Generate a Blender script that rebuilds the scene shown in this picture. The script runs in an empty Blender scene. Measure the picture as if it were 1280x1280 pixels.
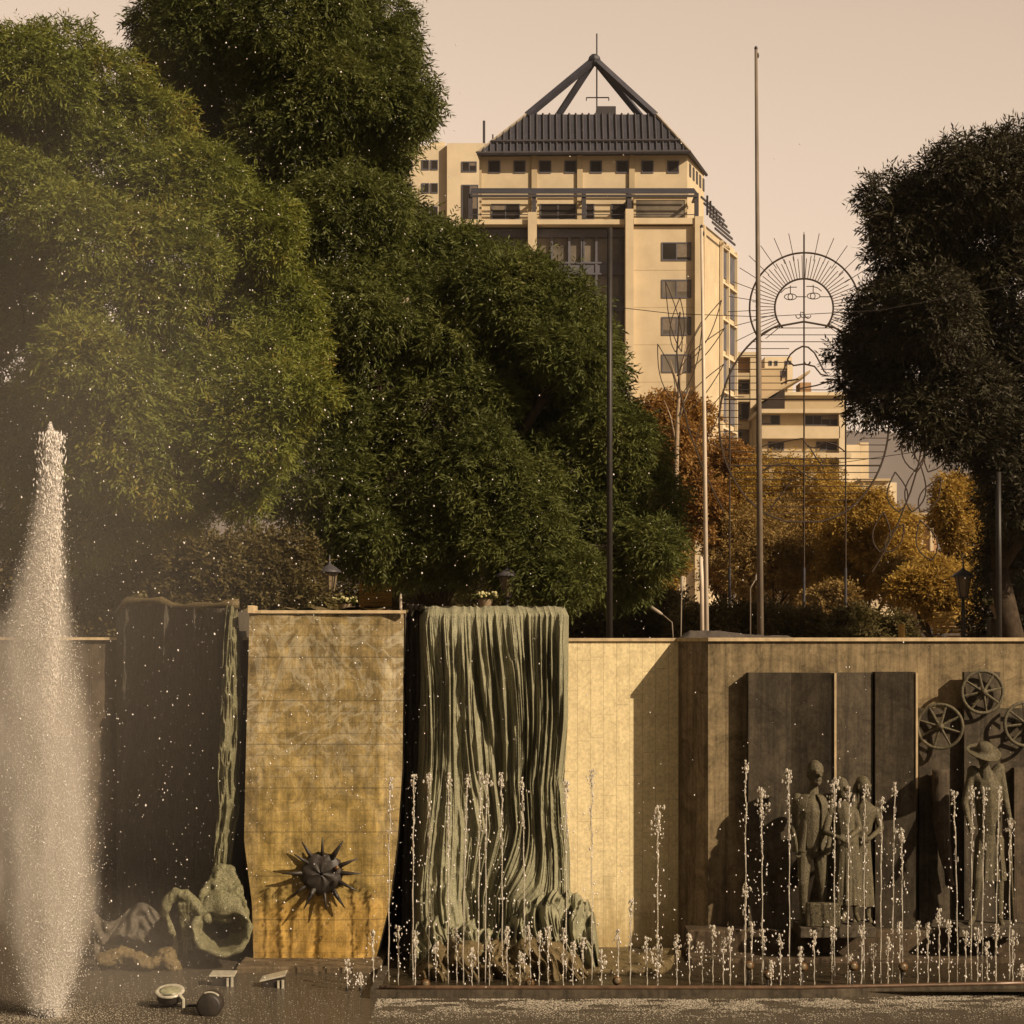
import bpy, math, random
import numpy as np
from mathutils import Vector, Matrix
random.seed(7); RNG = np.random.default_rng(7)
S = bpy.context.scene
COL = S.collection
# ------------------------------------------------------------------ camera
EYE = 4.0; F = 2400.0; HOR = 800.0
cd = bpy.data.cameras.new('camera'); cam = bpy.data.objects.new('camera', cd); COL.objects.link(cam)
cam.location = (0, 0, EYE); cam.rotation_euler = (math.radians(90), 0, 0)
cd.sensor_width = 36; cd.lens = 36*F/1280; cd.shift_y = (HOR-640)/1280
cd.clip_start = 0.1; cd.clip_end = 20000
S.camera = cam
# ------------------------------------------------------------------ light
SKY_FRONT = 1.52; SKY_BACK = .40
HAZE = .00009
SUN_AZ = 52; SUN_EL = 32            # degrees: from behind-right of the viewer
W = bpy.data.worlds.new('World'); S.world = W; W.use_nodes = True
nt = W.node_tree; nt.nodes.clear()
sky = nt.nodes.new('ShaderNodeTexSky'); sky.sky_type = 'NISHITA'; sky.sun_disc = False
sky.sun_elevation = math.radians(SUN_EL); sky.sun_rotation = math.radians(180-SUN_AZ)
sky.air_density = 1.6; sky.dust_density = 4.5; sky.altitude = 700
bw = nt.nodes.new('ShaderNodeRGBToBW')
mx = nt.nodes.new('ShaderNodeMix'); mx.data_type = 'RGBA'; mx.blend_type = 'MULTIPLY'; mx.inputs[0].default_value = 1
mx.inputs[7].default_value = (1.12, 0.865, 0.665, 1)
# hazy air: the sky is brightest low over the view direction and dimmer overhead and behind
geo = nt.nodes.new('ShaderNodeNewGeometry'); sp = nt.nodes.new('ShaderNodeSeparateXYZ'); mr = nt.nodes.new('ShaderNodeMapRange'); mr.interpolation_type = 'SMOOTHSTEP'
tcw = nt.nodes.new('ShaderNodeTexCoord'); nt.links.new(tcw.outputs['Generated'], sp.inputs[0]); nt.links.new(sp.outputs[1], mr.inputs[0])
mr.inputs[1].default_value = .55; mr.inputs[2].default_value = .98; mr.inputs[3].default_value = SKY_BACK; mr.inputs[4].default_value = SKY_FRONT
mg = nt.nodes.new('ShaderNodeMix'); mg.data_type = 'RGBA'; mg.blend_type = 'MULTIPLY'; mg.inputs[0].default_value = 1
bg = nt.nodes.new('ShaderNodeBackground'); bg.inputs[1].default_value = 0.12
ow = nt.nodes.new('ShaderNodeOutputWorld')
nt.links.new(sky.outputs[0], bw.inputs[0]); nt.links.new(bw.outputs[0], mx.inputs[6])
nt.links.new(mx.outputs[2], mg.inputs[6]); nt.links.new(mr.outputs[0], mg.inputs[7]); nt.links.new(mg.outputs[2], bg.inputs[0]); nt.links.new(bg.outputs[0], ow.inputs[0])
sd = bpy.data.lights.new('sun', 'SUN'); sd.energy = 5.0; sd.angle = math.radians(0.5); sd.color = (1.0, 0.80, 0.57)
sun = bpy.data.objects.new('sun', sd); COL.objects.link(sun)
a = math.radians(SUN_AZ); e = math.radians(SUN_EL)
SDIR = Vector((math.sin(a)*math.cos(e), -math.cos(a)*math.cos(e), math.sin(e)))
sun.rotation_euler = SDIR.to_track_quat('Z', 'Y').to_euler(); sun.location = SDIR*60
S.view_settings.view_transform = 'Standard'; S.view_settings.look = 'None'
S.view_settings.exposure = 0.25; S.view_settings.gamma = 1.0
S.render.engine = 'CYCLES'
S.cycles.volume_bounces = 1; S.cycles.max_bounces = 6; S.cycles.transparent_max_bounces = 16
S.cycles.use_adaptive_sampling = True

# ------------------------------------------------------------------ helpers
def P(px, py, D):
    return Vector(((px-640)/F*D, D, EYE-(py-HOR)/F*D))
def X(px, D): return (px-640)/F*D
def Z(py, D): return EYE-(py-HOR)/F*D
ORG = {}
def tag(o, label=None, cat=None, group=None, kind=None):
    if label: o['label'] = label
    if cat: o['category'] = cat
    if group: o['group'] = group
    if kind: o['kind'] = kind
    return o
def empty(name, loc, label, cat, group=None):
    o = bpy.data.objects.new(name, None); COL.objects.link(o); o.location = loc
    o.empty_display_size = 0.2; ORG[o.name] = Vector(loc); tag(o, label, cat, group); return o
def np_mesh(name, V, Fc):
    V = np.asarray(V, dtype=np.float32); Fc = np.asarray(Fc, dtype=np.int32)
    me = bpy.data.meshes.new(name); k = Fc.shape[1]
    me.vertices.add(len(V)); me.vertices.foreach_set('co', V.ravel())
    me.loops.add(Fc.size); me.loops.foreach_set('vertex_index', Fc.ravel())
    me.polygons.add(len(Fc)); me.polygons.foreach_set('loop_start', np.arange(0, Fc.size, k, dtype=np.int32))
    me.update(calc_edges=True); me.validate(); return me
def link(name, me, mat, parent=None, smooth=False, base=None):
    """link a mesh given in world coordinates; its origin goes to its parent's or to its own base"""
    if mat is not None:
        if isinstance(mat, (list, tuple)):
            for q in mat: me.materials.append(q)
        else: me.materials.append(mat)
    o = bpy.data.objects.new(name, me); COL.objects.link(o)
    co = np.empty(len(me.vertices)*3, dtype=np.float32); me.vertices.foreach_get('co', co); co = co.reshape(-1, 3)
    if parent is not None: off = ORG[parent.name]
    elif base is not None: off = Vector(base)
    else: off = Vector((float((co[:,0].min()+co[:,0].max())/2), float((co[:,1].min()+co[:,1].max())/2), float(co[:,2].min())))
    co = co - np.array(off, dtype=np.float32); me.vertices.foreach_set('co', co.ravel()); me.update()
    if smooth: me.polygons.foreach_set('use_smooth', [True]*len(me.polygons))
    if parent is not None: o.parent = parent; ORG[o.name] = off
    else: o.location = off; ORG[o.name] = off
    return o
class MB:
    def __init__(s): s.v = []; s.f = []
    def add(s, vs, fs):
        n = len(s.v); s.v += [tuple(p) for p in vs]; s.f += [tuple(i+n for i in f) for f in fs]; return s
    def box(s, x0, x1, y0, y1, z0, z1):
        v = [(x,y,z) for x in (x0,x1) for y in (y0,y1) for z in (z0,z1)]
        return s.add(v, [(0,1,3,2),(4,6,7,5),(0,4,5,1),(2,3,7,6),(0,2,6,4),(1,5,7,3)])
    def pbox(s, a, b, c, d, z0, z1):
        """prism over plan quad a,b,c,d (x,y)"""
        q = [a,b,c,d]; v = [(p[0],p[1],z0) for p in q]+[(p[0],p[1],z1) for p in q]
        return s.add(v, [(3,2,1,0),(4,5,6,7),(0,1,5,4),(1,2,6,5),(2,3,7,6),(3,0,4,7)])
    def quad(s, a, b, c, d): return s.add([a,b,c,d], [(0,1,2,3)])
    def tube(s, pts, r, n=6, closed=False):
        pts = [Vector(p) for p in pts]; m = len(pts)
        if not hasattr(r, '__len__'): r = [r]*m
        base = len(s.v); up = None
        for i, p in enumerate(pts):
            if closed: t = pts[(i+1)%m]-pts[i-1]
            else: t = pts[min(i+1,m-1)]-pts[max(i-1,0)]
            if t.length < 1e-9: t = Vector((0,0,1))
            t.normalize()
            if up is None:
                up = Vector((0,0,1)) if abs(t.z) < .9 else Vector((1,0,0))
            b = t.cross(up)
            if b.length < 1e-6: b = t.cross(Vector((0,1,0)))
            b.normalize(); c = b.cross(t).normalized(); up = c
            for k in range(n):
                q = 2*math.pi*k/n
                s.v.append(tuple(p+(b*math.cos(q)+c*math.sin(q))*r[i]))
        rng = m if closed else m-1
        for i in range(rng):
            for k in range(n):
                a0 = base+i*n+k; a1 = base+i*n+(k+1)%n; j = (i+1)%m
                b0 = base+j*n+k; b1 = base+j*n+(k+1)%n
                s.f.append((a0,a1,b1,b0))
        if not closed:
            s.f.append(tuple(base+k for k in range(n))[::-1]); s.f.append(tuple(base+(m-1)*n+k for k in range(n)))
        return s
    def ell(s, c, r, nu=10, nv=7, rot=None):
        c = Vector(c); r = r if hasattr(r,'__len__') else (r,r,r)
        base = len(s.v); R = rot or Matrix.Identity(3)
        s.v.append(tuple(c+R@Vector((0,0,r[2]))))
        for j in range(1, nv):
            t = math.pi*j/nv
            for i in range(nu):
                q = 2*math.pi*i/nu
                s.v.append(tuple(c+R@Vector((r[0]*math.sin(t)*math.cos(q), r[1]*math.sin(t)*math.sin(q), r[2]*math.cos(t)))))
        s.v.append(tuple(c+R@Vector((0,0,-r[2]))))
        L = len(s.v)-1
        for i in range(nu):
            s.f.append((base, base+1+i, base+1+(i+1)%nu))
            s.f.append((L, base+1+(nv-2)*nu+(i+1)%nu, base+1+(nv-2)*nu+i))
            for j in range(nv-2):
                a0 = base+1+j*nu+i; a1 = base+1+j*nu+(i+1)%nu
                s.f.append((a0, a0+nu, a1+nu, a1))
        return s
    def lathe(s, c, prof, n=16, axis='Z'):
        """prof: list of (radius, height)"""
        c = Vector(c); base = len(s.v)
        for (r, h) in prof:
            for k in range(n):
                q = 2*math.pi*k/n
                d = Vector((r*math.cos(q), r*math.sin(q), h)) if axis == 'Z' else Vector((r*math.cos(q), -h, r*math.sin(q)))
                s.v.append(tuple(c+d))
        for j in range(len(prof)-1):
            for k in range(n):
                a0 = base+j*n+k; a1 = base+j*n+(k+1)%n
                s.f.append((a0,a1,a1+n,a0+n))
        s.f.append(tuple(base+k for k in range(n))[::-1]); s.f.append(tuple(base+(len(prof)-1)*n+k for k in range(n)))
        return s
    def build(s, name, mat, parent=None, smooth=False, base=None, remesh=None, bevel=None):
        me = bpy.data.meshes.new(name); me.from_pydata(s.v, [], s.f); me.update()
        if remesh or bevel:
            t = bpy.data.objects.new('tmp', me); COL.objects.link(t)
            if remesh:
                m = t.modifiers.new('r', 'REMESH'); m.mode = 'VOXEL'; m.voxel_size = remesh
                m2 = t.modifiers.new('s', 'SMOOTH'); m2.iterations = 3; m2.factor = .5
            else:
                m = t.modifiers.new('b', 'BEVEL'); m.width = bevel; m.segments = 2
            dg = bpy.context.evaluated_depsgraph_get()
            me2 = bpy.data.meshes.new_from_object(t.evaluated_get(dg)); bpy.data.objects.remove(t); me = me2; me.name = name
        return link(name, me, mat, parent, smooth, base)

# ------------------------------------------------------------------ numpy noise
_perm = RNG.random((64, 64, 64)).astype(np.float32)
def vnoise(x, y, z=0.0):
    x, y, z = np.broadcast_arrays(np.asarray(x, float), np.asarray(y, float), np.asarray(z, float))
    xi = np.floor(x).astype(int); yi = np.floor(y).astype(int); zi = np.floor(z).astype(int)
    fx = x-xi; fy = y-yi; fz = z-zi
    fx = fx*fx*(3-2*fx); fy = fy*fy*(3-2*fy); fz = fz*fz*(3-2*fz)
    r = 0
    for dx in (0,1):
        for dy in (0,1):
            for dz in (0,1):
                w = (fx if dx else 1-fx)*(fy if dy else 1-fy)*(fz if dz else 1-fz)
                r = r+w*_perm[(xi+dx)%64, (yi+dy)%64, (zi+dz)%64]
    return r*2-1

def roughen(o, amp, sc, sy=1.0):
    me = o.data; n = len(me.vertices); co = np.empty(n*3, np.float32); nr = np.empty(n*3, np.float32)
    me.vertices.foreach_get('co', co); me.vertices.foreach_get('normal', nr); co = co.reshape(-1,3); nr = nr.reshape(-1,3)
    k = vnoise(co[:,0]*sc+9, co[:,1]*sc+5, co[:,2]*sc*sy)+.5*vnoise(co[:,0]*sc*2.3, co[:,1]*sc*2.3+7, co[:,2]*sc*sy*2.3)+.3*(1-2*np.abs(vnoise(co[:,0]*sc*4+1, co[:,1]*sc*4, co[:,2]*sc*sy*3)))
    me.vertices.foreach_set('co', (co+nr*(amp*k)[:,None]).ravel()); me.update(); return o
# ------------------------------------------------------------------ materials
class NT:
    def __init__(s, name):
        s.m = bpy.data.materials.new(name); s.m.use_nodes = True; s.t = s.m.node_tree; s.t.nodes.clear()
        s.out = s.t.nodes.new('ShaderNodeOutputMaterial'); s.b = s.t.nodes.new('ShaderNodeBsdfPrincipled')
        s.t.links.new(s.b.outputs[0], s.out.inputs[0]); s.tc = s.t.nodes.new('ShaderNodeTexCoord')
    def n(s, typ, **kw):
        q = s.t.nodes.new(typ)
        for k, v in kw.items(): setattr(q, k, v)
        return q
    def l(s, a, b): s.t.links.new(a, b)
    def noise(s, scale, detail=4, rough=.6, stretch=(1,1,1), dist=0, off=(0,0,0)):
        mp = s.n('ShaderNodeMapping'); mp.inputs['Scale'].default_value = stretch; mp.inputs['Location'].default_value = off
        s.l(s.tc.outputs['Object'], mp.inputs[0])
        q = s.n('ShaderNodeTexNoise'); q.inputs['Scale'].default_value = scale; q.inputs['Detail'].default_value = detail
        q.inputs['Roughness'].default_value = rough; q.inputs['Distortion'].default_value = dist
        s.l(mp.outputs[0], q.inputs['Vector']); return q.outputs['Fac']
    def ramp(s, fac, stops, interp='LINEAR'):
        r = s.n('ShaderNodeValToRGB'); r.color_ramp.interpolation = interp
        el = r.color_ramp.elements
        while len(el) > 1: el.remove(el[-1])
        el[0].position = stops[0][0]; c = stops[0][1]; el[0].color = (*c, 1) if hasattr(c,'__len__') else (c,c,c,1)
        for p, c in stops[1:]:
            q = el.new(p); q.color = (*c, 1) if hasattr(c,'__len__') else (c,c,c,1)
        s.l(fac, r.inputs[0]); return r.outputs[0]
    def mix(s, fac, a, b, mode='MIX'):
        m = s.n('ShaderNodeMix'); m.data_type = 'RGBA'; m.blend_type = mode
        for inp, v in ((0, fac), (6, a), (7, b)):
            if isinstance(v, (int, float)): m.inputs[inp].default_value = v if inp == 0 else (v,v,v,1)
            elif isinstance(v, tuple): m.inputs[inp].default_value = (*v, 1)
            else: s.l(v, m.inputs[inp])
        return m.outputs[2]
    def math(s, op, a, b=0.0, c=0.0):
        m = s.n('ShaderNodeMath'); m.operation = op
        for i, v in enumerate((a, b, c)):
            if isinstance(v, (int, float)): m.inputs[i].default_value = v
            else: s.l(v, m.inputs[i])
        return m.outputs[0]
    def sep(s):
        q = s.n('ShaderNodeSeparateXYZ'); s.l(s.tc.outputs['Object'], q.inputs[0]); return q.outputs
    def bump(s, h, strength=.3, dist=.02):
        b = s.n('ShaderNodeBump'); b.inputs['Strength'].default_value = strength; b.inputs['Distance'].default_value = dist
        s.l(h, b.inputs['Height']); s.l(b.outputs[0], s.b.inputs['Normal'])
    def col(s, c):
        if isinstance(c, tuple): s.b.inputs['Base Color'].default_value = (*c, 1)
        else: s.l(c, s.b.inputs['Base Color'])
    def set(s, rough=.6, metal=0, spec=.3):
        s.b.inputs['Roughness'].default_value = rough; s.b.inputs['Metallic'].default_value = metal
        s.b.inputs['Specular IOR Level'].default_value = spec; return s
MATS = {}
def simple(name, c, rough=.6, metal=0, var=.25, scale=6, spec=.3, bump=0):
    if name in MATS: return MATS[name]
    t = NT(name); f = t.noise(scale, 5)
    d = tuple(x*(1-var) for x in c); u = tuple(min(1, x*(1+var)) for x in c)
    t.col(t.ramp(f, [(.3, d), (.7, u)])); t.set(rough, metal, spec)
    if bump: t.bump(f, bump)
    MATS[name] = t.m; return t.m
def lines(t, coord, period, width, off=0.0):
    """1 on thin joint lines repeated along a coordinate"""
    q = t.math('ADD', coord, off); q = t.math('DIVIDE', q, period); q = t.math('FRACT', q)
    q = t.math('LESS_THAN', q, width/period); return q
def concrete(name, light, dark, board=0.0, course=0.0, streak=.5, wet=None, weather=.7):
    t = NT(name); xyz = t.sep()
    big = t.noise(1.1, 5, .65); fine = t.noise(22, 4, .7); st = t.noise(2.0, 5, .65, stretch=(3,3,.22))
    mot = t.noise(4.5, 6, .75, dist=.6); c = t.mix(.4, t.ramp(big, [(.3, dark), (.72, light)]), t.ramp(mot, [(.40, tuple(x*.5 for x in dark)), (.60, tuple(min(1,x*1.25) for x in light))]))
    c = t.mix(streak, c, t.ramp(st, [(.38, tuple(x*.42 for x in light)), (.56, tuple(min(1,x*1.1) for x in light))]))
    c = t.mix(.45, c, t.ramp(fine, [(.36, tuple(x*.6 for x in light)), (.64, tuple(min(1,x*1.2) for x in light))]))
    j = None
    if board:
        j = lines(t, xyz[0], board, .012)
    if course:
        pid = t.math('FLOOR', t.math('DIVIDE', xyz[0], board)); offs = t.math('MULTIPLY', t.math('FRACT', t.math('MULTIPLY', t.math('SINE', t.math('MULTIPLY', pid, 12.9898)), 43.5)), course)
        zc = t.math('ADD', xyz[2], offs); k = t.math('LESS_THAN', t.math('FRACT', t.math('DIVIDE', zc, course)), .012/course)
        j = t.math('MAXIMUM', j, k)
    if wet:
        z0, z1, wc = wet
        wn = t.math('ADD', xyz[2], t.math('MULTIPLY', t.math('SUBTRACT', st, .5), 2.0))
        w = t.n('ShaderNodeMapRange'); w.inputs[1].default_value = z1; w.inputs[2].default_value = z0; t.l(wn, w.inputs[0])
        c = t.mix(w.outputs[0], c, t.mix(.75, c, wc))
    wz = t.noise(2.6, 8, .82, dist=.8, off=(7,1,3)); wy = t.noise(3.2, 7, .8, stretch=(2.4,2.4,.12), off=(1,5,2))
    c = t.mix(weather, c, t.ramp(wz, [(.38, .40), (.5, .95), (.62, 1.35)]), 'MULTIPLY'); c = t.mix(weather, c, t.ramp(wy, [(.40, .5), (.5, 1.0), (.60, 1.25)]), 'MULTIPLY')
    if j is not None:
        c = t.mix(t.math('MULTIPLY', j, .30), c, tuple(x*.35 for x in dark))
    t.col(c); t.set(.85, 0, .2)
    h = t.mix(.5, fine, st)
    if j is not None: h = t.mix(t.math('MULTIPLY', j, .6), h, 0.0)
    t.bump(h, .35, .015); return t.m

M = {}
M['limestone'] = concrete('limestone_blocks', (.84,.69,.40), (.74,.60,.335), board=.17, course=1.05, streak=.16, wet=(-.1,.75,(.30,.20,.06)), weather=.14)
M['concrete'] = concrete('brown_concrete', (.25,.19,.105), (.17,.125,.07), board=.44, streak=.45, wet=(0.2,2.3,(.085,.06,.037)))  # wall foot's damp, with a cast shadow painted into the same dark tone
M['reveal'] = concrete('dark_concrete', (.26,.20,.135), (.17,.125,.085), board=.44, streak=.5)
M['left_concrete'] = concrete('shade_toned_concrete', (.10,.075,.05), (.065,.05,.034), board=.5, streak=.5)  # darker copy of the brown concrete, the left wall's shade put into its colour
M['wet_stone'] = concrete('wet_dark_stone', (.085,.06,.036), (.04,.029,.019), streak=.5)
M['relief'] = concrete('dark_relief_stone', (.085,.068,.046), (.045,.035,.025), streak=.5)
M['relief_edge'] = simple('painted_sunlit_edge', (.45,.34,.2), .8)  # pale tone painted as sunlight on the slab edges
M['coping'] = simple('coping_stone', (.5,.38,.22), .8, scale=9, bump=.3)
def bronze(name, g1, g2, g3):
    t = NT(name)
    n1 = t.noise(3.6, 7, .75, stretch=(1.6,1.6,.6), dist=.5); n2 = t.noise(16, 6, .8, stretch=(1.5,1.5,.45)); n3 = t.noise(60, 3, .75)
    c = t.ramp(n1, [(.3, g1), (.52, g2), (.72, g3)])
    c = t.mix(.55, c, t.ramp(n2, [(.36, tuple(x*.35 for x in g1)), (.62, tuple(min(1,x*1.25) for x in g2))]))
    c = t.mix(.35, c, t.ramp(n3, [(.38, tuple(x*.35 for x in g1)), (.62, tuple(min(1,x*1.3) for x in g3))]))
    t.col(c); t.set(.62, 0, .35); t.bump(t.mix(.5, n2, n3), .9, .022); return t.m
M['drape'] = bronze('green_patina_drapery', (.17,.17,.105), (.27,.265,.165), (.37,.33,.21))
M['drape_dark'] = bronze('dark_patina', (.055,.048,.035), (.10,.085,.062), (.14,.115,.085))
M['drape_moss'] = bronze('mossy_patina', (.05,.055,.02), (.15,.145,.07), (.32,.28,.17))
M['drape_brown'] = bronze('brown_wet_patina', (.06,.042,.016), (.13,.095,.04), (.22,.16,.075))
M['statue'] = bronze('statue_bronze', (.04,.033,.02), (.085,.07,.04), (.20,.165,.09))
M['iron'] = simple('dark_cast_bronze', (.026,.02,.015), .55, .0, .3, 14, .5, .3)
def banner_mat():
    t = NT('mustard_mosaic_banner'); xyz = t.sep()
    z = xyz[2]
    n1 = t.noise(1.5, 7, .7, dist=.6); n2 = t.noise(6, 7, .75, dist=1.2, stretch=(1,1,.6)); n3 = t.noise(34, 4, .75)
    zz = t.math('ADD', t.math('DIVIDE', z, 4.3), t.math('MULTIPLY', t.math('SUBTRACT', n1, .5), .35))
    c = t.ramp(zz, [(0.02, (.66,.33,.022)), (.17, (.58,.31,.028)), (.22,(.33,.215,.028)), (.45, (.29,.195,.036)), (.60, (.20,.152,.065)), (.88, (.18,.146,.096))])
    dr = t.noise(5, 6, .75, stretch=(2.5,1,.16), dist=.3)
    c = t.mix(.5, c, t.ramp(n2, [(.36, (.10,.075,.03)), (.48, (.23,.165,.06)), (.58, (.34,.25,.09)), (.68, (.44,.35,.18))]))
    c = t.mix(.28, c, t.ramp(dr, [(.38, (.12,.085,.035)), (.6, (.42,.31,.12))]))
    edge = t.math('GREATER_THAN', t.math('ABSOLUTE', t.math('ADD', xyz[0], .02)), .82); c = t.mix(t.math('MULTIPLY', edge, .35), c, (.17,.13,.08))
    c = t.mix(.3, c, t.ramp(n3, [(.3, (.11,.08,.03)), (.7, (.42,.29,.09))]))
    bz = t.noise(3.4, 8, .82, dist=1.0, off=(2,8,1)); by = t.noise(4.5, 7, .8, stretch=(2.2,1,.12), off=(4,5,2))
    c = t.mix(.75, c, t.ramp(bz, [(.40, .5), (.5, 1.0), (.60, 1.4)]), 'MULTIPLY'); c = t.mix(.55, c, t.ramp(by, [(.40, .5), (.5, 1.0), (.60, 1.35)]), 'MULTIPLY')
    # pale mineral streaks
    rn = t.noise(1.6, 5, .6, dist=2.2, stretch=(1,1,.8), off=(3,2,1))
    ridge = t.math('SUBTRACT', 1.0, t.math('MULTIPLY', t.math('ABSOLUTE', t.math('SUBTRACT', rn, .5)), 18.0))
    ridge = t.math('MAXIMUM', ridge, 0.0)
    up = t.n('ShaderNodeMapRange'); up.inputs[1].default_value = 1.6; up.inputs[2].default_value = 3.2; t.l(z, up.inputs[0])
    c = t.mix(t.math('MULTIPLY', t.math('MULTIPLY', ridge, t.math('MULTIPLY', up.outputs[0], bz)), .62), c, (.6,.56,.42))
    j = t.math('MAXIMUM', t.math('MULTIPLY', lines(t, z, .135, .010), .55), lines(t, z, .54, .014))
    c = t.mix(t.math('MULTIPLY', j, .5), c, (.05,.035,.02))
    t.col(c); t.set(.55, 0, .4); t.bump(t.mix(.5, n2, n3), .4, .015); return t.m
M['banner'] = banner_mat()
def leaf_mat(name, cols, trans=.35, scale=.7):
    t = NT(name); f = t.noise(scale, 5, .7); g = t.noise(9, 2, .6)
    k = len(cols); c = t.ramp(t.mix(.45, f, g), [(.34+.32*i/(k-1), cols[i]) for i in range(k)])
    t.col(c); t.set(.6, 0, .25)
    tr = t.n('ShaderNodeBsdfTranslucent'); t.l(c, tr.inputs[0])
    mixs = t.n('ShaderNodeMixShader'); mixs.inputs[0].default_value = trans
    t.l(t.b.outputs[0], mixs.inputs[1]); t.l(tr.outputs[0], mixs.inputs[2]); t.l(mixs.outputs[0], t.out.inputs[0]); return t.m
M['leaf_left'] = leaf_mat('yellow_green_foliage', [(.085,.105,.02), (.135,.155,.028), (.20,.212,.038), (.30,.22,.04)])
M['leaf_mid'] = leaf_mat('dark_green_foliage', [(.052,.060,.015), (.080,.092,.021), (.118,.130,.029), (.16,.15,.038)])
M['leaf_dark'] = leaf_mat('blackish_foliage', [(.030,.025,.015), (.046,.039,.021), (.068,.062,.024)], .15)
M['leaf_orange'] = leaf_mat('rust_orange_foliage', [(.14,.072,.026), (.24,.125,.036), (.36,.195,.05), (.46,.29,.085)], .4)
M['leaf_yellow'] = leaf_mat('golden_foliage', [(.14,.09,.03), (.30,.19,.045), (.48,.31,.06), (.60,.42,.11)], .45)
M['leaf_olive'] = leaf_mat('olive_shrub_foliage', [(.05,.038,.016), (.10,.077,.028), (.15,.12,.04), (.20,.15,.055)])
M['leaf_brown'] = leaf_mat('dry_brown_foliage', [(.13,.085,.035), (.23,.15,.05), (.33,.22,.07), (.42,.28,.09)])
M['bark'] = simple('bark', (.05,.036,.024), .9, 0, .4, 9, .1, .6)
M['pale_bark'] = simple('pale_bark', (.32,.24,.16), .9, 0, .3, 9, .1, .4)
M['cream'] = simple('cream_render', (.54,.44,.29), .85, 0, .12, .5)
M['ochre_cream'] = simple('ochre_render', (.43,.34,.21), .85, 0, .10, .5)  # deeper ochre tone of the render
M['white_render'] = simple('pale_render', (.62,.52,.36), .85, 0, .08, .6)
M['brown_render'] = simple('brown_render', (.34,.21,.11), .85, 0, .2, .4)
M['slate'] = simple('blue_slate_metal', (.040,.039,.052), .6, 0, .25, .9, .4)
M['steel'] = simple('painted_steel', (.05,.045,.05), .6, 0, .2, 3)
M['mullion'] = simple('grey_blue_frame', (.10,.098,.115), .6, 0, .2, 1)
M['glass'] = simple('dark_window_glass', (.028,.022,.018), .3, 0, .35, .35, .25)
M['glass_brown'] = simple('curtain_wall_glass', (.16,.135,.105), .3, 0, .5, .4, .3)
M['pole_white'] = simple('white_painted_pole', (.55,.46,.36), .45, 0, .15, 2)
M['pole_grey'] = simple('grey_galvanised_pole', (.30,.25,.19), .5, 0, .25, 2)
M['pole_dull'] = simple('weathered_pole_paint', (.17,.135,.10), .6, 0, .35, 1.5)
M['black'] = simple('black_paint', (.022,.018,.015), .5, 0, .3, 6, .4)
M['lamp_metal'] = simple('weathered_lamp_metal', (.06,.055,.06), .45, 0, .3, 8, .5)
M['lamp_glass'] = simple('dusty_lamp_glass', (.15,.115,.07), .3, 0, .2, 10, .5)
M['ring_wire'] = simple('rusty_wire', (.05,.033,.022), .7, 0, .3, 5)
M['bench'] = simple('mustard_bench_paint', (.50,.31,.075), .6, 0, .2, 8)
M['terracotta'] = simple('pale_pottery', (.24,.18,.11), .8, 0, .2, 10)
M['flower'] = simple('pale_flowers', (.42,.38,.18), .7, 0, .2, 20)
M['gravel'] = simple('grey_gravel', (.10,.083,.07), .95, 0, .3, 14, .1, .7)
M['brass'] = simple('wet_brass', (.14,.07,.025), .35, .3, .3, 20, .5)
M['lamp_white'] = simple('wet_white_enamel', (.40,.37,.29), .25, 0, .3, 16, .6)
M['lens_grey'] = simple('mossy_lens', (.26,.25,.16), .3, 0, .5, 18, .5)
M['copper'] = simple('wet_copper_pipe', (.12,.07,.04), .35, .2, .4, 10, .6)
M['mountain'] = simple('dry_mountain', (.10,.085,.08), .95, 0, .2, .003, .05)
M['paving'] = simple('plaza_paving', (.22,.17,.12), .9, 0, .2, .8)
def water_mat(name, c, bumpd=.03, scale=4):
    t = NT(name); n1 = t.noise(scale, 5, .65, stretch=(1,2.2,1), dist=.3); n2 = t.noise(scale*7, 3, .6)
    t.col(c); t.set(.12, 0, .35); t.b.inputs['IOR'].default_value = 1.33
    t.bump(t.mix(.5, n1, n2), .9, bumpd); return t.m
M['water'] = water_mat('pool_water', (.085,.068,.048), .08)
M['water_up'] = water_mat('basin_water', (.045,.034,.02), .03)
def spray_mat(name, c, trans, alpha=1.0, rough=.25):
    t = NT(name); t.col(c); t.set(rough, 0, .6); t.b.inputs['Transmission Weight'].default_value = trans
    t.b.inputs['IOR'].default_value = 1.33; t.b.inputs['Alpha'].default_value = alpha; return t.m
M['drops'] = spray_mat('water_droplets', (.95,.9,.84), .15)
M['jet'] = spray_mat('jet_water', (.82,.76,.66), .5, .8, .12)
M['foam'] = spray_mat('foam', (.42,.37,.29), .0, 1, .5)
def vol_mat(name, density, c=(.95,.87,.76), aniso=.2):
    m = bpy.data.materials.new(name); m.use_nodes = True; t = m.node_tree; t.nodes.clear()
    o = t.nodes.new('ShaderNodeOutputMaterial'); v = t.nodes.new('ShaderNodeVolumePrincipled')
    v.inputs['Color'].default_value = (*c, 1); v.inputs['Density'].default_value = density; v.inputs['Anisotropy'].default_value = aniso
    t.links.new(v.outputs[0], o.inputs['Volume']); return m

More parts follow.
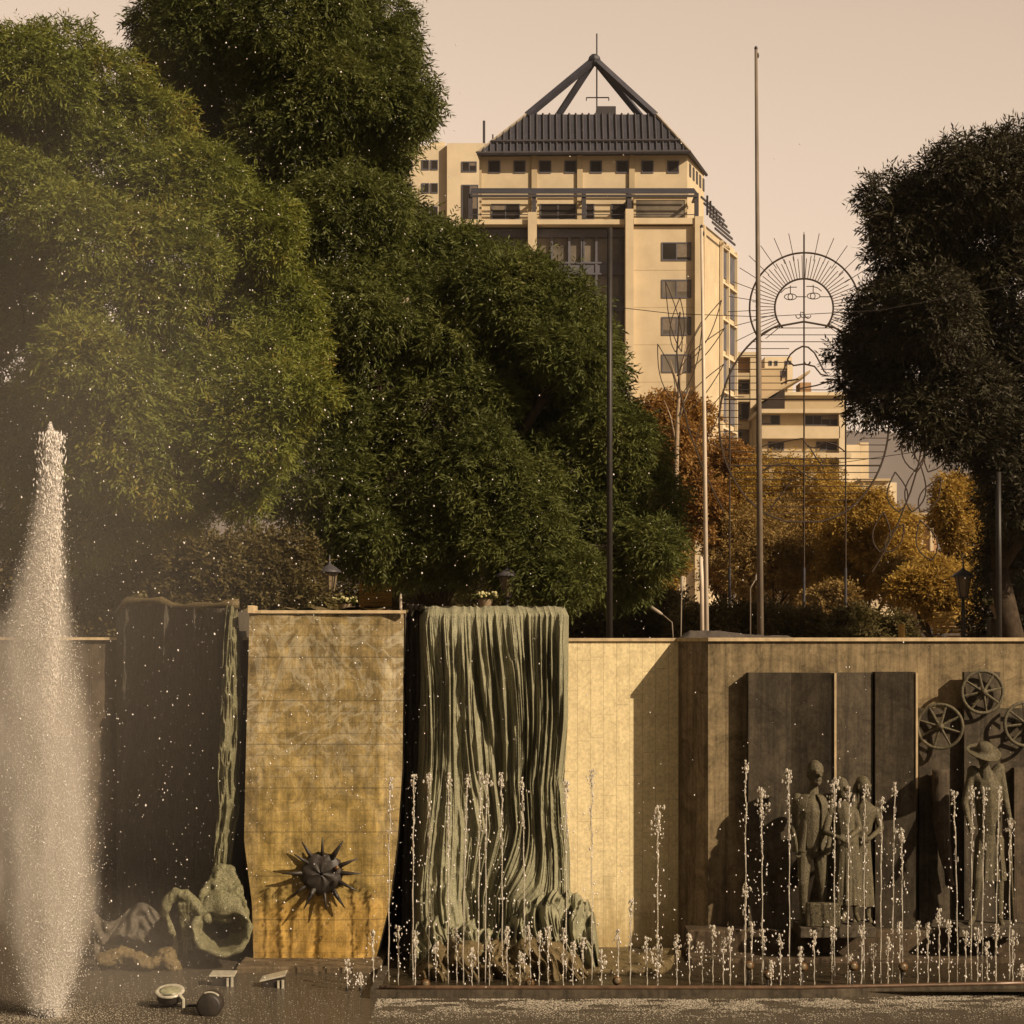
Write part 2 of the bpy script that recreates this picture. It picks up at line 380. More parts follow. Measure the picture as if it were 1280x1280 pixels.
# ================================================================== THE SETTING
TERR = 3.0
g = MB()
g.quad((-400,26.2,TERR),(400,26.2,TERR),(5000,5000,TERR),(-5000,5000,TERR))
g.quad((-400,-60,2.4),(400,-60,2.4),(400,3.0,2.4),(-400,3.0,2.4))
g.quad((-400,3.0,2.4),(400,3.0,2.4),(400,3.0,-.6),(-400,3.0,-.6))
g.quad((-400,2.9,-.6),(400,2.9,-.6),(400,26.2,-.6),(-400,26.2,-.6))
tag(g.build('ground', M['paving']), kind='structure')
w = MB(); nx, ny = 90, 60
w.quad((-60,3.01,0),(60,3.01,0),(60,26.0,0),(-60,26.0,0))
tag(w.build('pool_water', M['water']), kind='structure')
# far mountain ridge
xs = np.linspace(-2600, 2600, 140); V = []; Fm = []
for i, x in enumerate(xs):
    h = 4+2800*(262/F)*(1+.10*vnoise(x/420, 1.3)+.05*vnoise(x/90, 4.1)) - max(0, x-700)*.10
    for j, (d, k) in enumerate(((2300,0),(2480,.4),(2640,.75),(2800,1.0),(3300,.5),(3800,0))):
        V.append((x*d/2800, d+60*float(vnoise(x/150, j*3.3)), TERR+max(0, (h-TERR)*k*(1+.06*float(vnoise(x/60, j+9))))))
for i in range(len(xs)-1):
    for j in range(5): Fm.append((i*6+j, (i+1)*6+j, (i+1)*6+j+1, i*6+j+1))
tag(link('mountain', np_mesh('mountain', V, Fm), M['mountain'], smooth=True), kind='structure')

# ------------------------------------------------------------------ fountain walls
DA = 25.0      # plane of the pale wall
DB = 24.3      # plane of the relief wall
a = MB(); a.box(X(690,DA), X(848,DA)+.3, DA, DA+.6, -.3, 3.985)
wa = empty('fountain_wall', (X(770,DA), DA, 0), 'pale limestone block wall, brightly sunlit, right of the green draped panel', 'wall')
a.build('wall_face', M['limestone'], wa)
c_ = MB(); c_.box(X(690,DA), X(846,DA), DA-.03, DA+.63, 3.985, 4.025); c_.build('coping', M['coping'], wa)
# relief wall with its reveal
xb0 = X(885, DB); xb1 = X(848, DA)
wb = empty('fountain_wall', (X(1080,DB), DB, 0), 'long brown concrete wall behind the relief figures at right', 'wall')
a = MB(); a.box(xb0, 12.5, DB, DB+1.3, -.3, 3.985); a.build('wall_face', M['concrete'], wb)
a = MB(); a.pbox((xb0-.004, DB), (xb0-.004, DB+1.3), (xb1, DB+1.3), (xb1, DA-.004), -.3, 3.982)
a.build('reveal', M['reveal'], wb)
a = MB(); a.box(xb0, 12.5, DB-.035, DB+1.33, 3.985, 4.03); a.pbox((xb0, DB-.035), (xb0, DB+1.33), (xb1-.02, DB+1.33), (xb1-.03, DA-.03), 3.983, 4.028)
a.build('coping', M['coping'], wb)
a = MB(); a.box(X(855,DB), 12.5, DB-.42, DB, -.3, Z(1163,DB-.42)+.0); a.box(X(855,DB)-.0, 12.5, DB-.9, DB-.42, -.3, Z(1198,DB-.9)); a.build('stepped_plinth', M['wet_stone'], wb, bevel=.015)
# left wall behind the geyser
wl = empty('fountain_wall', (X(60,DA), DA, 0), 'shaded brown wall behind the tall fountain plume at left', 'wall')
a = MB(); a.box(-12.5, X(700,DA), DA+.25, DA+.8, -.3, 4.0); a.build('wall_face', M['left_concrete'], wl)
a = MB(); a.box(-12.5, X(700,DA), DA+.2, DA+.83, 4.0, 4.035); a.build('coping', M['coping'], wl)

# ------------------------------------------------------------------ panel 1: dark slab with mossy drapery
def grid_surface(fn, nu, nv):
    u = np.linspace(0,1,nu); v = np.linspace(0,1,nv); U, Vv = np.meshgrid(u, v)
    x, y, z = fn(U, Vv); V = np.stack([x,y,z], -1).reshape(-1,3)
    i = np.arange(nu-1); j = np.arange(nv-1); I, J = np.meshgrid(i, j); b = (J*nu+I).ravel()
    return V, np.stack([b, b+nu, b+nu+1, b+1], -1)
p1 = empty('draped_panel', (X(225,24.5), 24.5, 0), 'dark draped panel with a mossy green cloth fold and bell shaped opening', 'sculpture')
def f1(u, v):      # dark face turned to the left
    px = 146+(282-146)*u - 6*np.sin(v*3)*(1-u)*0 - 14*v*u; D = 25.15-1.25*u
    fold = .05*vnoise(u*14+v*1.2, v*1.6)+.018*vnoise(u*34, v*3, 5)+.012*vnoise(u*60, v*40, 2)
    top = 757+4*np.sin(u*9)*.3+3*vnoise(u*5,0); top = top+16*np.clip(.06-u,0,1)/.06*0.6
    py = top+(1212-top)*v
    D2 = D+fold
    return (px-640)/F*D2, D2, EYE-(py-HOR)/F*D2
V_, F_ = grid_surface(f1, 150, 200); link('panel_face', np_mesh('panel_face', V_, F_), M['drape_dark'], p1, smooth=True)
a = MB()   # solid body behind the face and cloth roll over its top
xa, xc = X(148,25.2), X(280,23.95)
a.pbox((xa, 25.24), (xa, 25.8), (X(296,24.6), 25.8), (X(286,24.05), 24.06), -.2, Z(762,24.6)); a.build('panel_core', M['drape_dark'], p1)
pts = [P(147+i*13.8, 757-2*math.sin(i*.7)-(4 if 0<i<5 else 0)+(10 if i==0 else 0), 25.15-1.2*min(i/10,1)) for i in range(12)]
a = MB(); a.tube(pts, [.05+.02*math.sin(i*1.9) for i in range(12)], 8); a.build('rolled_hem', M['drape_brown'], p1, smooth=True)
def f1b(u, v):     # lit mossy strip of cloth running down the right edge
    yk = [757,800,860,900,960,1010,1060,1100,1135]; lk = [284,280,277,275,273,272,269,266,262]; rk = [298,300,302,302,301,299,293,288,292]
    py = 757+(1135-757)*v; l = np.interp(py, yk, lk); r = np.interp(py, yk, rk)
    px = l+(r-l)*u + 1.5*vnoise(v*9, 2.2)
    D = 23.85-.10*np.sin(u*math.pi)+.2*u-.05*(1-2*np.abs(vnoise(u*5+v*2.5, v*7)))-.03*(1-2*np.abs(vnoise(u*11, v*22, 3)))
    return (px-640)/F*D, D, EYE-(py-HOR)/F*D
V_, F_ = grid_surface(f1b, 40, 220); link('cloth_fold', np_mesh('cloth_fold', V_, F_), M['drape_moss'], p1, smooth=True)
# bell mouth: a cloth bag whose rim opens towards the viewer
def ring_pts(cx, cy, rx, ry, D, n=28, tilt=.12, a0=0, a1=2*math.pi, wob=2.0):
    r = []
    for i in range(n):
        q = a0+(a1-a0)*i/(n if a1-a0 > 6 else n-1)
        k = 1+wob*.02*math.sin(3*q+1)
        r.append(P(cx+rx*k*math.cos(q), cy-ry*k*math.sin(q), D+tilt*math.sin(q)))
    return r
n_r = 44; prof = [(1.0,1.0,0),(1.05,1.07,.05),(1.0,1.03,.22),(.85,.85,.5),(.9,.92,0.03),(.80,.82,.12),(.66,.70,.38),(.3,.4,.62)]
order = [3,2,1,0,4,5,6,7]; Vb = []; Fb = []
for oi in order:
    kx, ky, dd = prof[oi]
    for i in range(n_r):
        q = 2*math.pi*i/n_r; s = math.sin(q)
        top = 1+.20*max(0,s)**3*math.cos(q*1) ; wv = 1+.035*math.sin(7*q+oi)+.02*math.sin(13*q)
        px = 277+36*kx*wv*math.cos(q); py = 1163-31*ky*wv*s*(1.0+(.55 if s>0 and oi in (1,2,3) else 0)*abs(s)**2) + (10*max(0,s)**8)*(0 if oi in (1,2,3) else 1)
        p = P(px, py, 23.25+dd+.10*s); Vb.append(tuple(p))
for j in range(len(order)-1):
    for i in range(n_r): Fb.append((j*n_r+i, j*n_r+(i+1)%n_r, (j+1)*n_r+(i+1)%n_r, (j+1)*n_r+i))
Fb = np.array(Fb); me = np_mesh('cloth_bell', Vb, Fb)
bell = link('cloth_bell', me, M['drape_moss'], p1, smooth=True)
a = MB()           # gathered cloth above the bell, folds as fat tubes fused together
random.seed(3)
for k in range(17):
    q = k/16; x0 = 268+q*22; x1 = 246+q*62
    a.tube([P(x0, 1085, 23.8), P(x0+(x1-x0)*.3, 1108, 23.65), P(x0+(x1-x0)*.75, 1128, 23.45), P(x1, 1150, 23.45+.1*random.random())], [.035,.045,.055,.035+.02*random.random()], 7)
a.ell(P(276,1122,23.65), (.26,.12,.2)); gc = a.build('gathered_cloth', M['drape_moss'], p1, smooth=True, remesh=.018)
a = MB()           # looping cloth arm
roughen(gc, .045, 8, .4); roughen(bell, .028, 8)
# at left of the bell
arch = [(252,1143),(243,1128),(232,1119),(220,1118),(209,1128),(206,1142),(212,1158),(219,1172),(219,1190),(212,1206)]
a.tube([P(x, y, 23.35+.02*i) for i, (x, y) in enumerate(arch)], [.06,.07,.085,.085,.075,.06,.045,.035,.04,.05], 9)
for k in range(4):
    a.tube([P(226+k*5, 1128, 23.35), P(228+k*4, 1160, 23.45), P(232+k*5, 1192-k*5, 23.55)], [.045,.03,.012], 6)
a.tube([P(240,1128,23.4),P(246,1150,23.4),P(250,1180,23.45)], [.05,.05,.03], 6)
roughen(a.build('cloth_loop', M['drape_moss'], p1, smooth=True, remesh=.016), .028, 9, .4)
a = MB(); random.seed(12)
rope = [(122,1196),(136,1190),(150,1184),(164,1190),(178,1200),(192,1196),(204,1186),(214,1196),(219,1208)]
for off in range(4):
    a.tube([P(x+off*2, y+8+3*math.sin(i*1.3+off*2), 23.2+off*.11+.05*math.sin(i+off)) for i, (x, y) in enumerate(rope)], [.05+.03*abs(math.sin(i*1.9+off)) for i in range(len(rope))], 8)
a.ell(P(150,1196,23.35), (.22,.16,.12)); a.ell(P(208,1198,23.4), (.14,.15,.15)); a.ell(P(175,1206,23.4), (.35,.2,.06))
roughen(a.build('cloth_heap', M['drape_brown'], p1, smooth=True, remesh=.014), .035, 7)
def f1k(u, v):     # dark folds stacked behind the heap
    px = 118+100*u; D = 24.3-.35*v
    py = 1140+12*np.sin(u*8)+(1212-1140)*v
    D = D-.1*np.abs(vnoise(u*5+v*2,v*4))-.05*vnoise(u*13,v*8)
    return (px-640)/F*D, D, EYE-(py-HOR)/F*D
V_, F_ = grid_surface(f1k, 80, 50); link('cloth_heap', np_mesh('cloth_heap', V_, F_), M['drape_dark'], p1, smooth=True)

# ------------------------------------------------------------------ panel 2: mustard banner with bronze sun
DP = 23.75
p2 = empty('banner_panel', (X(408,DP), DP, 0), 'mustard yellow mosaic banner slab with a dark spiked bronze sun', 'sculpture')
yk = [765,960,1050,1130,1207]; lk = [312,307,305,315,317]; rk = [505,503,497,487,468]
def f2(u, v):
    py = 765+(1207-765)*v; l = np.interp(py, yk, lk); r = np.interp(py, yk, rk)
    px = l+(r-l)*u
    D = DP+.06*np.sin(v*5.5)+.10*np.clip(u-.86,0,1)/.14+.012*vnoise(u*5,v*9)+.01*vnoise(u*16,v*30)
    return (px-640)/F*D, D, EYE-(py-HOR)/F*D
V_, F_ = grid_surface(f2, 90, 180); link('banner_face', np_mesh('banner_face', V_, F_), M['banner'], p2, smooth=True)
def slab_sides():
    V=[];Fq=[]; n=30
    for i in range(n):
        py = 765+(1207-765)*i/(n-1); l = np.interp(py, yk, lk); r = np.interp(py, yk, rk)
        Df = DP+.06*math.sin(i/(n-1)*5.5)
        zl = Z(py, Df)
        V += [(X(l,Df), Df, zl), (X(l,Df), DA+.26, zl), (X(r,Df)+.006, Df+.1, zl), (X(r,Df)+.006, DA+.26, zl)]
    for i in range(n-1):
        b = 4*i; Fq += [(b, b+1, b+5, b+4), (b+2, b+6, b+7, b+3)]
    Fq += [(0,2,3,1)]
    return V, Fq
V_, F_ = slab_sides(); link('slab_side', np_mesh('slab_side', V_, F_), M['relief'], p2)
a = MB(); a.box(X(312,DP)-.02, X(505,DP)+.02, DP-.03, DP+.05, Z(767,DP), Z(763,DP)+.0); a.box(X(312,DP)-.02, X(318,DP), DP-.05, DP+.3, Z(767,DP)+.002, Z(757,DP))
a.build('top_frame', M['coping'], p2, bevel=.006)
def f2d(u, v):
    px = 290+220*u; D = 24.1+.5*v+.0*u; z = Z(762,24.1)+.03*vnoise(u*12,v*3)+.02*np.sin(u*30)
    return (px-640)/F*24.1, D, z+0*u
V_, F_ = grid_surface(f2d, 60, 8); link('top_cloth', np_mesh('top_cloth', V_, F_), M['drape_brown'], p2, smooth=True)
# bronze sun on the banner
sc = P(402, 1092, DP-.17)
sn = MB()
Vs = []; n_s = 40
def facet(prof_r, prof_d, wob):
    base = len(sn.v)
    for j, (r, d) in enumerate(zip(prof_r, prof_d)):
        for k in range(n_s):
            q = 2*math.pi*k/n_s; rr = r*(1+wob*math.sin(q*5+j)+wob*math.sin(q*11+2*j))
            sn.v.append((sc.x+rr*math.cos(q), sc.y+d+.01*math.sin(7*q+j), sc.z+rr*math.sin(q)))
    for j in range(len(prof_r)-1):
        for k in range(n_s):
            a0 = base+j*n_s+k; a1 = base+j*n_s+(k+1)%n_s; sn.f.append((a0, a1, a1+n_s, a0+n_s))
facet([.02,.10,.17,.235,.26,.25,.20], [-.045,-.042,-.03,-.012,.03,.08,.14], .05)
sno = sn.build('sun_emblem', M['iron'], p2, smooth=True)
rays = [(352,1092,.9),(368,1068,.8),(377,1052,.9),(403,1047,.7),(429,1051,1.1),(447,1073,.9),(452,1092,.9),(447,1114,.8),(431,1135,1.0),(408,1137,.7),(380,1136,1.0),(364,1121,.8)]
for i, (x, y, wd) in enumerate(rays):
    tip = P(x, y, DP-.24-.05*math.sin(i*2.1)); d = (tip-sc); d.normalize(); st = sc+Vector((d.x,0,d.z))*.15+Vector((0,.06,0))
    mid = st.lerp(tip, .5)+Vector((0,-.02,0))
    q = MB(); q.tube([st, mid, tip], [.046*wd,.028*wd,.006], 7); q.build('sun_ray', M['iron'], sno, smooth=True)
q = MB(); q.lathe((sc.x+.03, sc.y+.30, sc.z), [(.14,.0),(.13,.25)], 14, 'Y'); q.build('mount', M['iron'], sno)
q = MB(); q.ell(P(421,1085,DP-.23), .03); q.build('bright_boss', M['brass'], sno, smooth=True)
# ledge under banner
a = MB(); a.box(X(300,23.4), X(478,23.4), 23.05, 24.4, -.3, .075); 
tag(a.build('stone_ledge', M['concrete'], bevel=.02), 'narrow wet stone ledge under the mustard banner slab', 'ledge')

# ------------------------------------------------------------------ panel 3: green draped cloth
p3 = empty('draped_panel', (X(620,23.8), 23.8, 0), 'tall pale green bronze drapery with deep vertical folds at the centre', 'sculpture')
def f3(u, v):
    py = 757+(1205-757)*v
    lft = np.interp(py, [757,775,850,1000,1205],[527,524,526,521,512]); rgt = np.interp(py, [757,770,900,980,1060,1115,1205],[706,711,710,705,712,713,720])
    px = lft+(rgt-lft)*u
    # fold coordinate: upper folds fan and sweep towards lower right, right hand folds sweep back left
    s = u - .30*v*np.exp(-((u-.50)/.26)**2) + .20*v*np.clip((u-.70)/.30,0,1) + .05*vnoise(u*3, v*2.5, 2)
    lowr = np.clip((v-.62)/.2,0,1)*np.exp(-((u-.72)/.25)**2); s = s*(1-lowr)+lowr*(u*.55+v*.55)
    k1 = vnoise(s*21+3.1, v*1.5, 1.0); k2 = vnoise(s*52+9, v*3.0, 4.0); k3 = vnoise(s*105, v*7, 8.0); k4 = vnoise(u*60, v*60, 3.0)
    rdg = lambda k_, w_: np.exp(-(k_/w_)**2)
    amp = np.clip(v*9,0.12,1)
    dep = -(.13*rdg(k1,.30)+.055*rdg(k2,.22)+.022*rdg(k3,.25)+.006*k4+.05*vnoise(s*7, v*2, 6))*amp - .022*(1-2.2*np.abs(vnoise(u*13+v*6, v*11-u*3, 9)))*amp
    # crossing knee near the lower right where the folds wrap
    kx = .50+.16*np.sin(v*3); kn = np.exp(-((u-.66-.3*(v-.75))/.19)**2-((v-.79)/.13)**2); dep = dep*(1-.6*kn)-.26*kn
    gul = np.exp(-((u-(.34+.62*(v-.15)))/.03)**2)*np.clip((v-.1)*5,0,1)*np.clip((.62-v)*8,0,1); dep = dep+.16*gul
    gul2 = np.exp(-((u-(.86-.45*(v-.2)))/.028)**2)*np.clip((v-.25)*5,0,1)*np.clip((.62-v)*8,0,1); dep = dep+.16*gul2
    rim = np.clip((u-.0)/.05,0,1)*np.clip((1-u)/.03,0,1); D = 23.78+dep*.9+(1-rim)*.35
    hem = np.clip((.03-v)/.03,0,1); D = D+.25*hem**2; py = py+3*hem*np.abs(vnoise(u*22, 3.0)); py = py+0*hem
    return (px-640)/F*D, D, EYE-(py-HOR)/F*D
V_, F_ = grid_surface(f3, 620, 460); link('drapery', np_mesh('drapery', V_, F_), M['drape'], p3, smooth=True)
a = MB(); a.box(X(529,24.15), X(705,24.15), 24.18, DA+.26, -.2, Z(758,24.15)); a.build('panel_core', M['relief'], p3)
a = MB(); a.box(X(507,24.1), X(528,24.1), 24.30, DA+.26, -.2, Z(760,24.1)); a.build('panel_side', M['relief'], p3)
def f3s(u, v):   # side cloth, its shade put into the dark patina colour
    py = 755+(1210-755)*v; px = 509+20*u-8*v; D = 24.35-.3*u+.05*vnoise(u*6,v*2)+.04*vnoise(u*12,v*5,3)
    return (px-640)/F*D, D, EYE-(py-HOR)/F*D
V_, F_ = grid_surface(f3s, 40, 150); link('side_cloth', np_mesh('side_cloth', V_, F_), M['drape_dark'], p3, smooth=True)
def f3t(u, v):   # cloth over the top
    px = 514+190*u; D = 24.0+.9*v; z = Z(757,23.9)-.03+.02*vnoise(u*18,v*2)-.08*v+.0*u-.10*np.clip((.02-u)/.02,0,1)
    return (px-640)/F*23.95, D, z
V_, F_ = grid_surface(f3t, 120, 12); link('top_cloth', np_mesh('top_cloth', V_, F_), M['drape'], p3, smooth=True)
def heap(px0, px1, D0, D1, prof, seed, fx, fz, name, mat, parent, amp=1.0, nu=180, nv=90):
    """heap of folded cloth: height profile over px, folds radiate downwards"""
    def fn(u, v):
        px = px0+(px1-px0)*u
        top = np.interp(px, [p[0] for p in prof], [p[1] for p in prof])      # heights in metres
        ang = v*math.pi*.5
        D = D0+(D1-D0)*np.cos(ang)**1.2 if False else D1+(D0-D1)*np.sin(ang)**1.0
        z = top*np.cos(ang)**.8
        s = u+.06*np.sin(v*4)
        s = s+.05*vnoise(u*4, v*3+seed, 2); k = vnoise(s*fx, v*2.2+seed, seed); k2 = vnoise(s*fx*2.4, v*5+seed, seed+3)
        fold = (1-np.abs(k)*2.2)*.10+(1-np.abs(k2)*2)*.045
        D = D-fold*amp*np.clip(v*3,0,1); z = z+fold*.4*amp*np.clip(top*3,0,1)
        return (px-640)/F*D, D, z
    V_, F_ = grid_surface(fn, nu, nv); return link(name, np_mesh(name, V_, F_), mat, parent, smooth=True)
heap(512, 640, 22.9, 23.9, [(512,.1),(520,.45),(545,.56),(560,.44),(585,.55),(600,.42),(625,.46),(640,.35)], 5, 16, 1, 'bunched_cloth', M['drape'], p3, 1.7)
heap(616, 750, 22.75, 23.8, [(616,.15),(632,.45),(655,.72),(690,.86),(715,.84),(735,.74),(744,.5),(748,.22),(750,.05)], 8, 16, 1, 'bunched_cloth', M['drape'], p3, 1.6)
heap(516, 735, 22.3, 23.1, [(516,.10),(540,.34),(575,.40),(600,.30),(630,.36),(668,.44),(700,.40),(722,.24),(735,.08)], 11, 13, 1, 'bunched_cloth', M['drape_brown'], p3, 1.5)
def f3q(u, v):  # flat tongue of cloth to the right
    px = 715+128*u; D = 23.35-.75*v; z = .12+.10*u**2*(1-v*.7)+.03*vnoise(u*9,v*4)+.05*(1-v)
    wid = np.clip((1-u)/.12,0,1)**.5; D = 22.98+(D-22.98)*wid
    return (px-640)/F*D, D, z
V_, F_ = grid_surface(f3q, 90, 30); a = np_mesh('cloth_tongue', V_, F_); to = link('cloth_tongue', a, M['drape_brown'], p3, smooth=True)
sm = to.modifiers.new('thick', 'SOLIDIFY'); sm.thickness = .08; sm.offset = -1

# ------------------------------------------------------------------ relief slabs
DR = DB
rp = empty('relief_panel', (X(1040,DR), DR, 0), 'dark folded stone relief slabs behind the standing couple', 'relief')
def slab(px0, px1, d0, d1, topy, name='relief_slab'):
    q = MB(); x0 = X(px0, DR-.3); x1 = X(px1, DR-.3)-.012
    q.pbox((x0, DR-d0), (x1, DR-d1), (x1, DR-.004), (x0, DR-.004), Z(1162,DR-.3), Z(topy,DR-.3)); return q.build(name, M['relief'], rp)
slab(937,991,.18,.24,841); slab(991,1043,.14,.36,841); slab(1046,1095,.20,.16,841); slab(1096,1145,.20,.34,840)
for px, d in ((1043,.36),(1145,.34)):  # bright strips stand in for sunlight on the right-facing edges
    q = MB(); x1 = X(px, DR-.3); q.box(x1-.012, x1+.014, DR-d-.012, DR-.01, Z(975 if px<1100 else 985,DR-.3), Z(841,DR-.3)); q.build('slab_edge', M['relief_edge'], rp)
rr = empty('relief_panel', (X(1215,DR), DR, 0), 'dark stepped relief backdrop behind the hatted figure', 'relief')
q = MB(); q.box(X(1147,DR), 6.9, DR-.10, DR-.005, Z(1163,DR), Z(885,DR)); q.build('relief_slab', M['relief'], rr)
q = MB(); q.box(X(1205,DR-.2), X(1250,DR-.2), DR-.22, DR-.1, Z(1163,DR-.2), Z(840,DR-.2)); q.build('relief_slab', M['relief'], rr)
q = MB(); q.box(X(1268,DR-.2), 6.9, DR-.20, DR-.1, Z(1163,DR-.2), Z(960,DR-.2)); q.build('relief_slab', M['left_concrete'], rr)
def fin(u, v):
    py = 962+(1108-962)*v; l = np.interp(py,[962,1030,1070,1108],[1165,1166,1174,1186]); r = np.interp(py,[962,1030,1070,1108],[1186,1187,1190,1192])
    px = l+(r-l)*u; D = DR-.24-.05*np.sin(u*3.1)+0*v
    return (px-640)/F*D, D, EYE-(py-HOR)/F*D
V_, F_ = grid_surface(fin, 12, 40); fo = link('curved_fin', np_mesh('curved_fin', V_, F_), M['left_concrete'], rr, smooth=True)
sm = fo.modifiers.new('thick','SOLIDIFY'); sm.thickness = .1; sm.offset = -1

# ------------------------------------------------------------------ wagon wheels on the wall
def wheel(px, py, R, D, yaw, label, a0):
    c = P(px, py, D); o = empty('wagon_wheel', c, label, 'wheel', 'bronze wagon wheels on the relief wall')
    Rm = Matrix.Rotation(yaw, 3, 'Z')
    def T(x, y, z): return c+Rm@Vector((x,y,z))
    m = MB(); m.tube([T(R*math.cos(q), 0, R*math.sin(q)) for q in [2*math.pi*i/40 for i in range(40)]], .022, 8, closed=True)
    m.build('rim', M['statue'], o, smooth=True)
    for k in range(8):
        q = a0+2*math.pi*k/8
        m = MB(); m.tube([T(.03*math.cos(q), -.03, .03*math.sin(q)), T(R*math.cos(q), 0, R*math.sin(q))], [.02,.014], 6); m.build('spoke', M['statue'] if k%3 else M['relief_edge'] if False else M['statue'], o)
    m = MB(); m.ell(T(0,-.04,0), (.05,.08,.05)); m.tube([T(0,0,0),T(0,.22,0)], .04, 8); m.build('hub', M['statue'], o, smooth=True)
    return o
wheel(1228,865,.262,DR-.34,0.1,'spoked bronze wheel highest on the wall above the straw hat', .2)
wheel(1175,908,.275,DR-.30,-.25,'dark spoked bronze wheel left of the hat, beside the slab edge', .5)
wheel(1281,905,.27,DR-.32,.2,'spoked bronze wheel cut off by the right edge of the picture', .1)

# ------------------------------------------------------------------ statues
def bones(m, J, E):
    for a_, b_, ra, rb in E:
        p, q = Vector(J[a_]), Vector(J[b_]); k = 4
        m.tube([p.lerp(q, i/k) for i in range(k+1)], [ra+(rb-ra)*i/k for i in range(k+1)], 10)
        m.ell(p, ra, 8, 6); m.ell(q, rb, 8, 6)
def head(m, c, s=1.0, yaw=0.0, pitch=0.0):
    R = Matrix.Rotation(yaw,3,'Z')@Matrix.Rotation(pitch,3,'X'); c = Vector(c)
    T = lambda x,y,z: c+R@Vector((x*s,y*s,z*s))
    m.ell(T(0,.01,.02), (.078*s,.095*s,.115*s), 14, 10, R); m.ell(T(0,-.03,-.06), (.055*s,.06*s,.06*s), 10, 8, R)
    m.tube([T(0,-.088,.03), T(0,-.112,-.012)], [.010*s,.02*s], 6)            # nose
    m.tube([T(-.045,-.082,.038), T(.045,-.082,.038)], .013*s, 6)            # brow
    m.ell(T(-.03,-.083,.015), .012*s, 6, 5); m.ell(T(.03,-.083,.015), .012*s, 6, 5)
    m.tube([T(-.022,-.088,-.045), T(.022,-.088,-.045)], .010*s, 6)          # lips
    m.ell(T(0,-.08,-.085), (.025*s,.02*s,.02*s), 8, 6, R)
    m.ell(T(.08,.01,0), (.012*s,.022*s,.034*s), 6, 5, R); m.ell(T(-.08,.01,0), (.012*s,.022*s,.034*s), 6, 5, R)
def hand(m, w, d, side, curl=.5, s=1.0):
    """w wrist, d unit direction of palm"""
    w = Vector(w); d = Vector(d).normalized(); acr = Vector((1,0,0)) if abs(d.x) < .8 else Vector((0,0,1)); acr = (acr-d*acr.dot(d)).normalized(); n = d.cross(acr)
    m.tube([w, w+d*.05*s, w+d*.085*s], [.025*s,.036*s,.034*s], 8)
    for k in range(4):
        b = w+d*.08*s+acr*(k-1.5)*.019*s; L = (.07,.08,.076,.06)[k]*s; c1 = b+d*L*.55+n*side*.006; c2 = c1+(d*(1-curl)+n*side*curl)*L*.5
        m.tube([b, c1, c2], [.0105*s,.0095*s,.0075*s], 6)
    b = w+d*.03*s+acr*.03*s; m.tube([b, b+(d*.5+acr*.6)*.04*s, b+(d*.9+acr*.5)*.065*s], [.013*s,.011*s,.009*s], 6)
def Q(px, py, d): return P(px, py, DR-d)
# man at the left of the group
st = empty('statue', Q(1017,1160,.75), 'bronze man standing with open jacket, left of the robed couple', 'statue')
J = {'pel':Q(1015,1058,.70),'ch':Q(1014,1012,.72),'nk':Q(1017,985,.72),'hd':Q(1019,967,.76),'ls':Q(997,998,.70),'rs':Q(1034,998,.70),
     'le':Q(991,1032,.70),'lw':Q(996,1058,.82),'re':Q(1040,1030,.70),'rw':Q(1036,1055,.84),'lh':Q(1006,1062,.70),'rh':Q(1025,1062,.70),
     'lk':Q(1004,1105,.78),'rk':Q(1028,1104,.72),'la':Q(1004,1150,.70),'ra':Q(1030,1150,.70),'lt':Q(1001,1155,.86),'rt':Q(1034,1155,.86)}
m = MB(); bones(m, J, [('pel','ch',.15,.17),('ch','nk',.13,.06),('nk','hd',.055,.05),('ch','ls',.10,.07),('ch','rs',.10,.07),('ls','le',.062,.045),('le','lw',.045,.03),
  ('rs','re',.062,.045),('re','rw',.045,.03),('pel','lh',.12,.10),('pel','rh',.12,.10),('lh','lk',.10,.065),('rh','rk',.10,.065),('lk','la',.062,.04),('rk','ra',.062,.04),('la','lt',.042,.035),('ra','rt',.042,.035)])
head(m, J['hd'], 1.25, .35, .1); hand(m, J['lw'], (.15,-.2,-1), 1); hand(m, J['rw'], (-.2,-.3,-1), -1)
m.build('body', M['statue'], st, smooth=True, remesh=.011)
def coat(u, v):
    q = math.radians(-90)+math.radians(24)+(2*math.pi-math.radians(48))*u      # open at the front
    open_ = 1+.10*np.sin(v*5+u*9)
    r = (.20+.05*v)*(1+.05*np.sin(q*9+v*3)*v)*open_; top = np.clip(v*6,0,1)**.5
    py = 992+(1064-992)*v
    return (1015-640)/F*(DR-.72)+r*np.cos(q)*(.45+.55*top), DR-.72+r*.72*np.sin(q)*(.6+.4*top), EYE-(py-HOR)/F*(DR-.72)
V_, F_ = grid_surface(coat, 80, 30); jo = link('jacket', np_mesh('jacket', V_, F_), M['statue'], st, smooth=True); sm = jo.modifiers.new('thick','SOLIDIFY'); sm.thickness = .02
m = MB(); m.ell(Q(1019,961,.73), (.105,.115,.10)); m.build('hair', M['statue'], st, smooth=True)
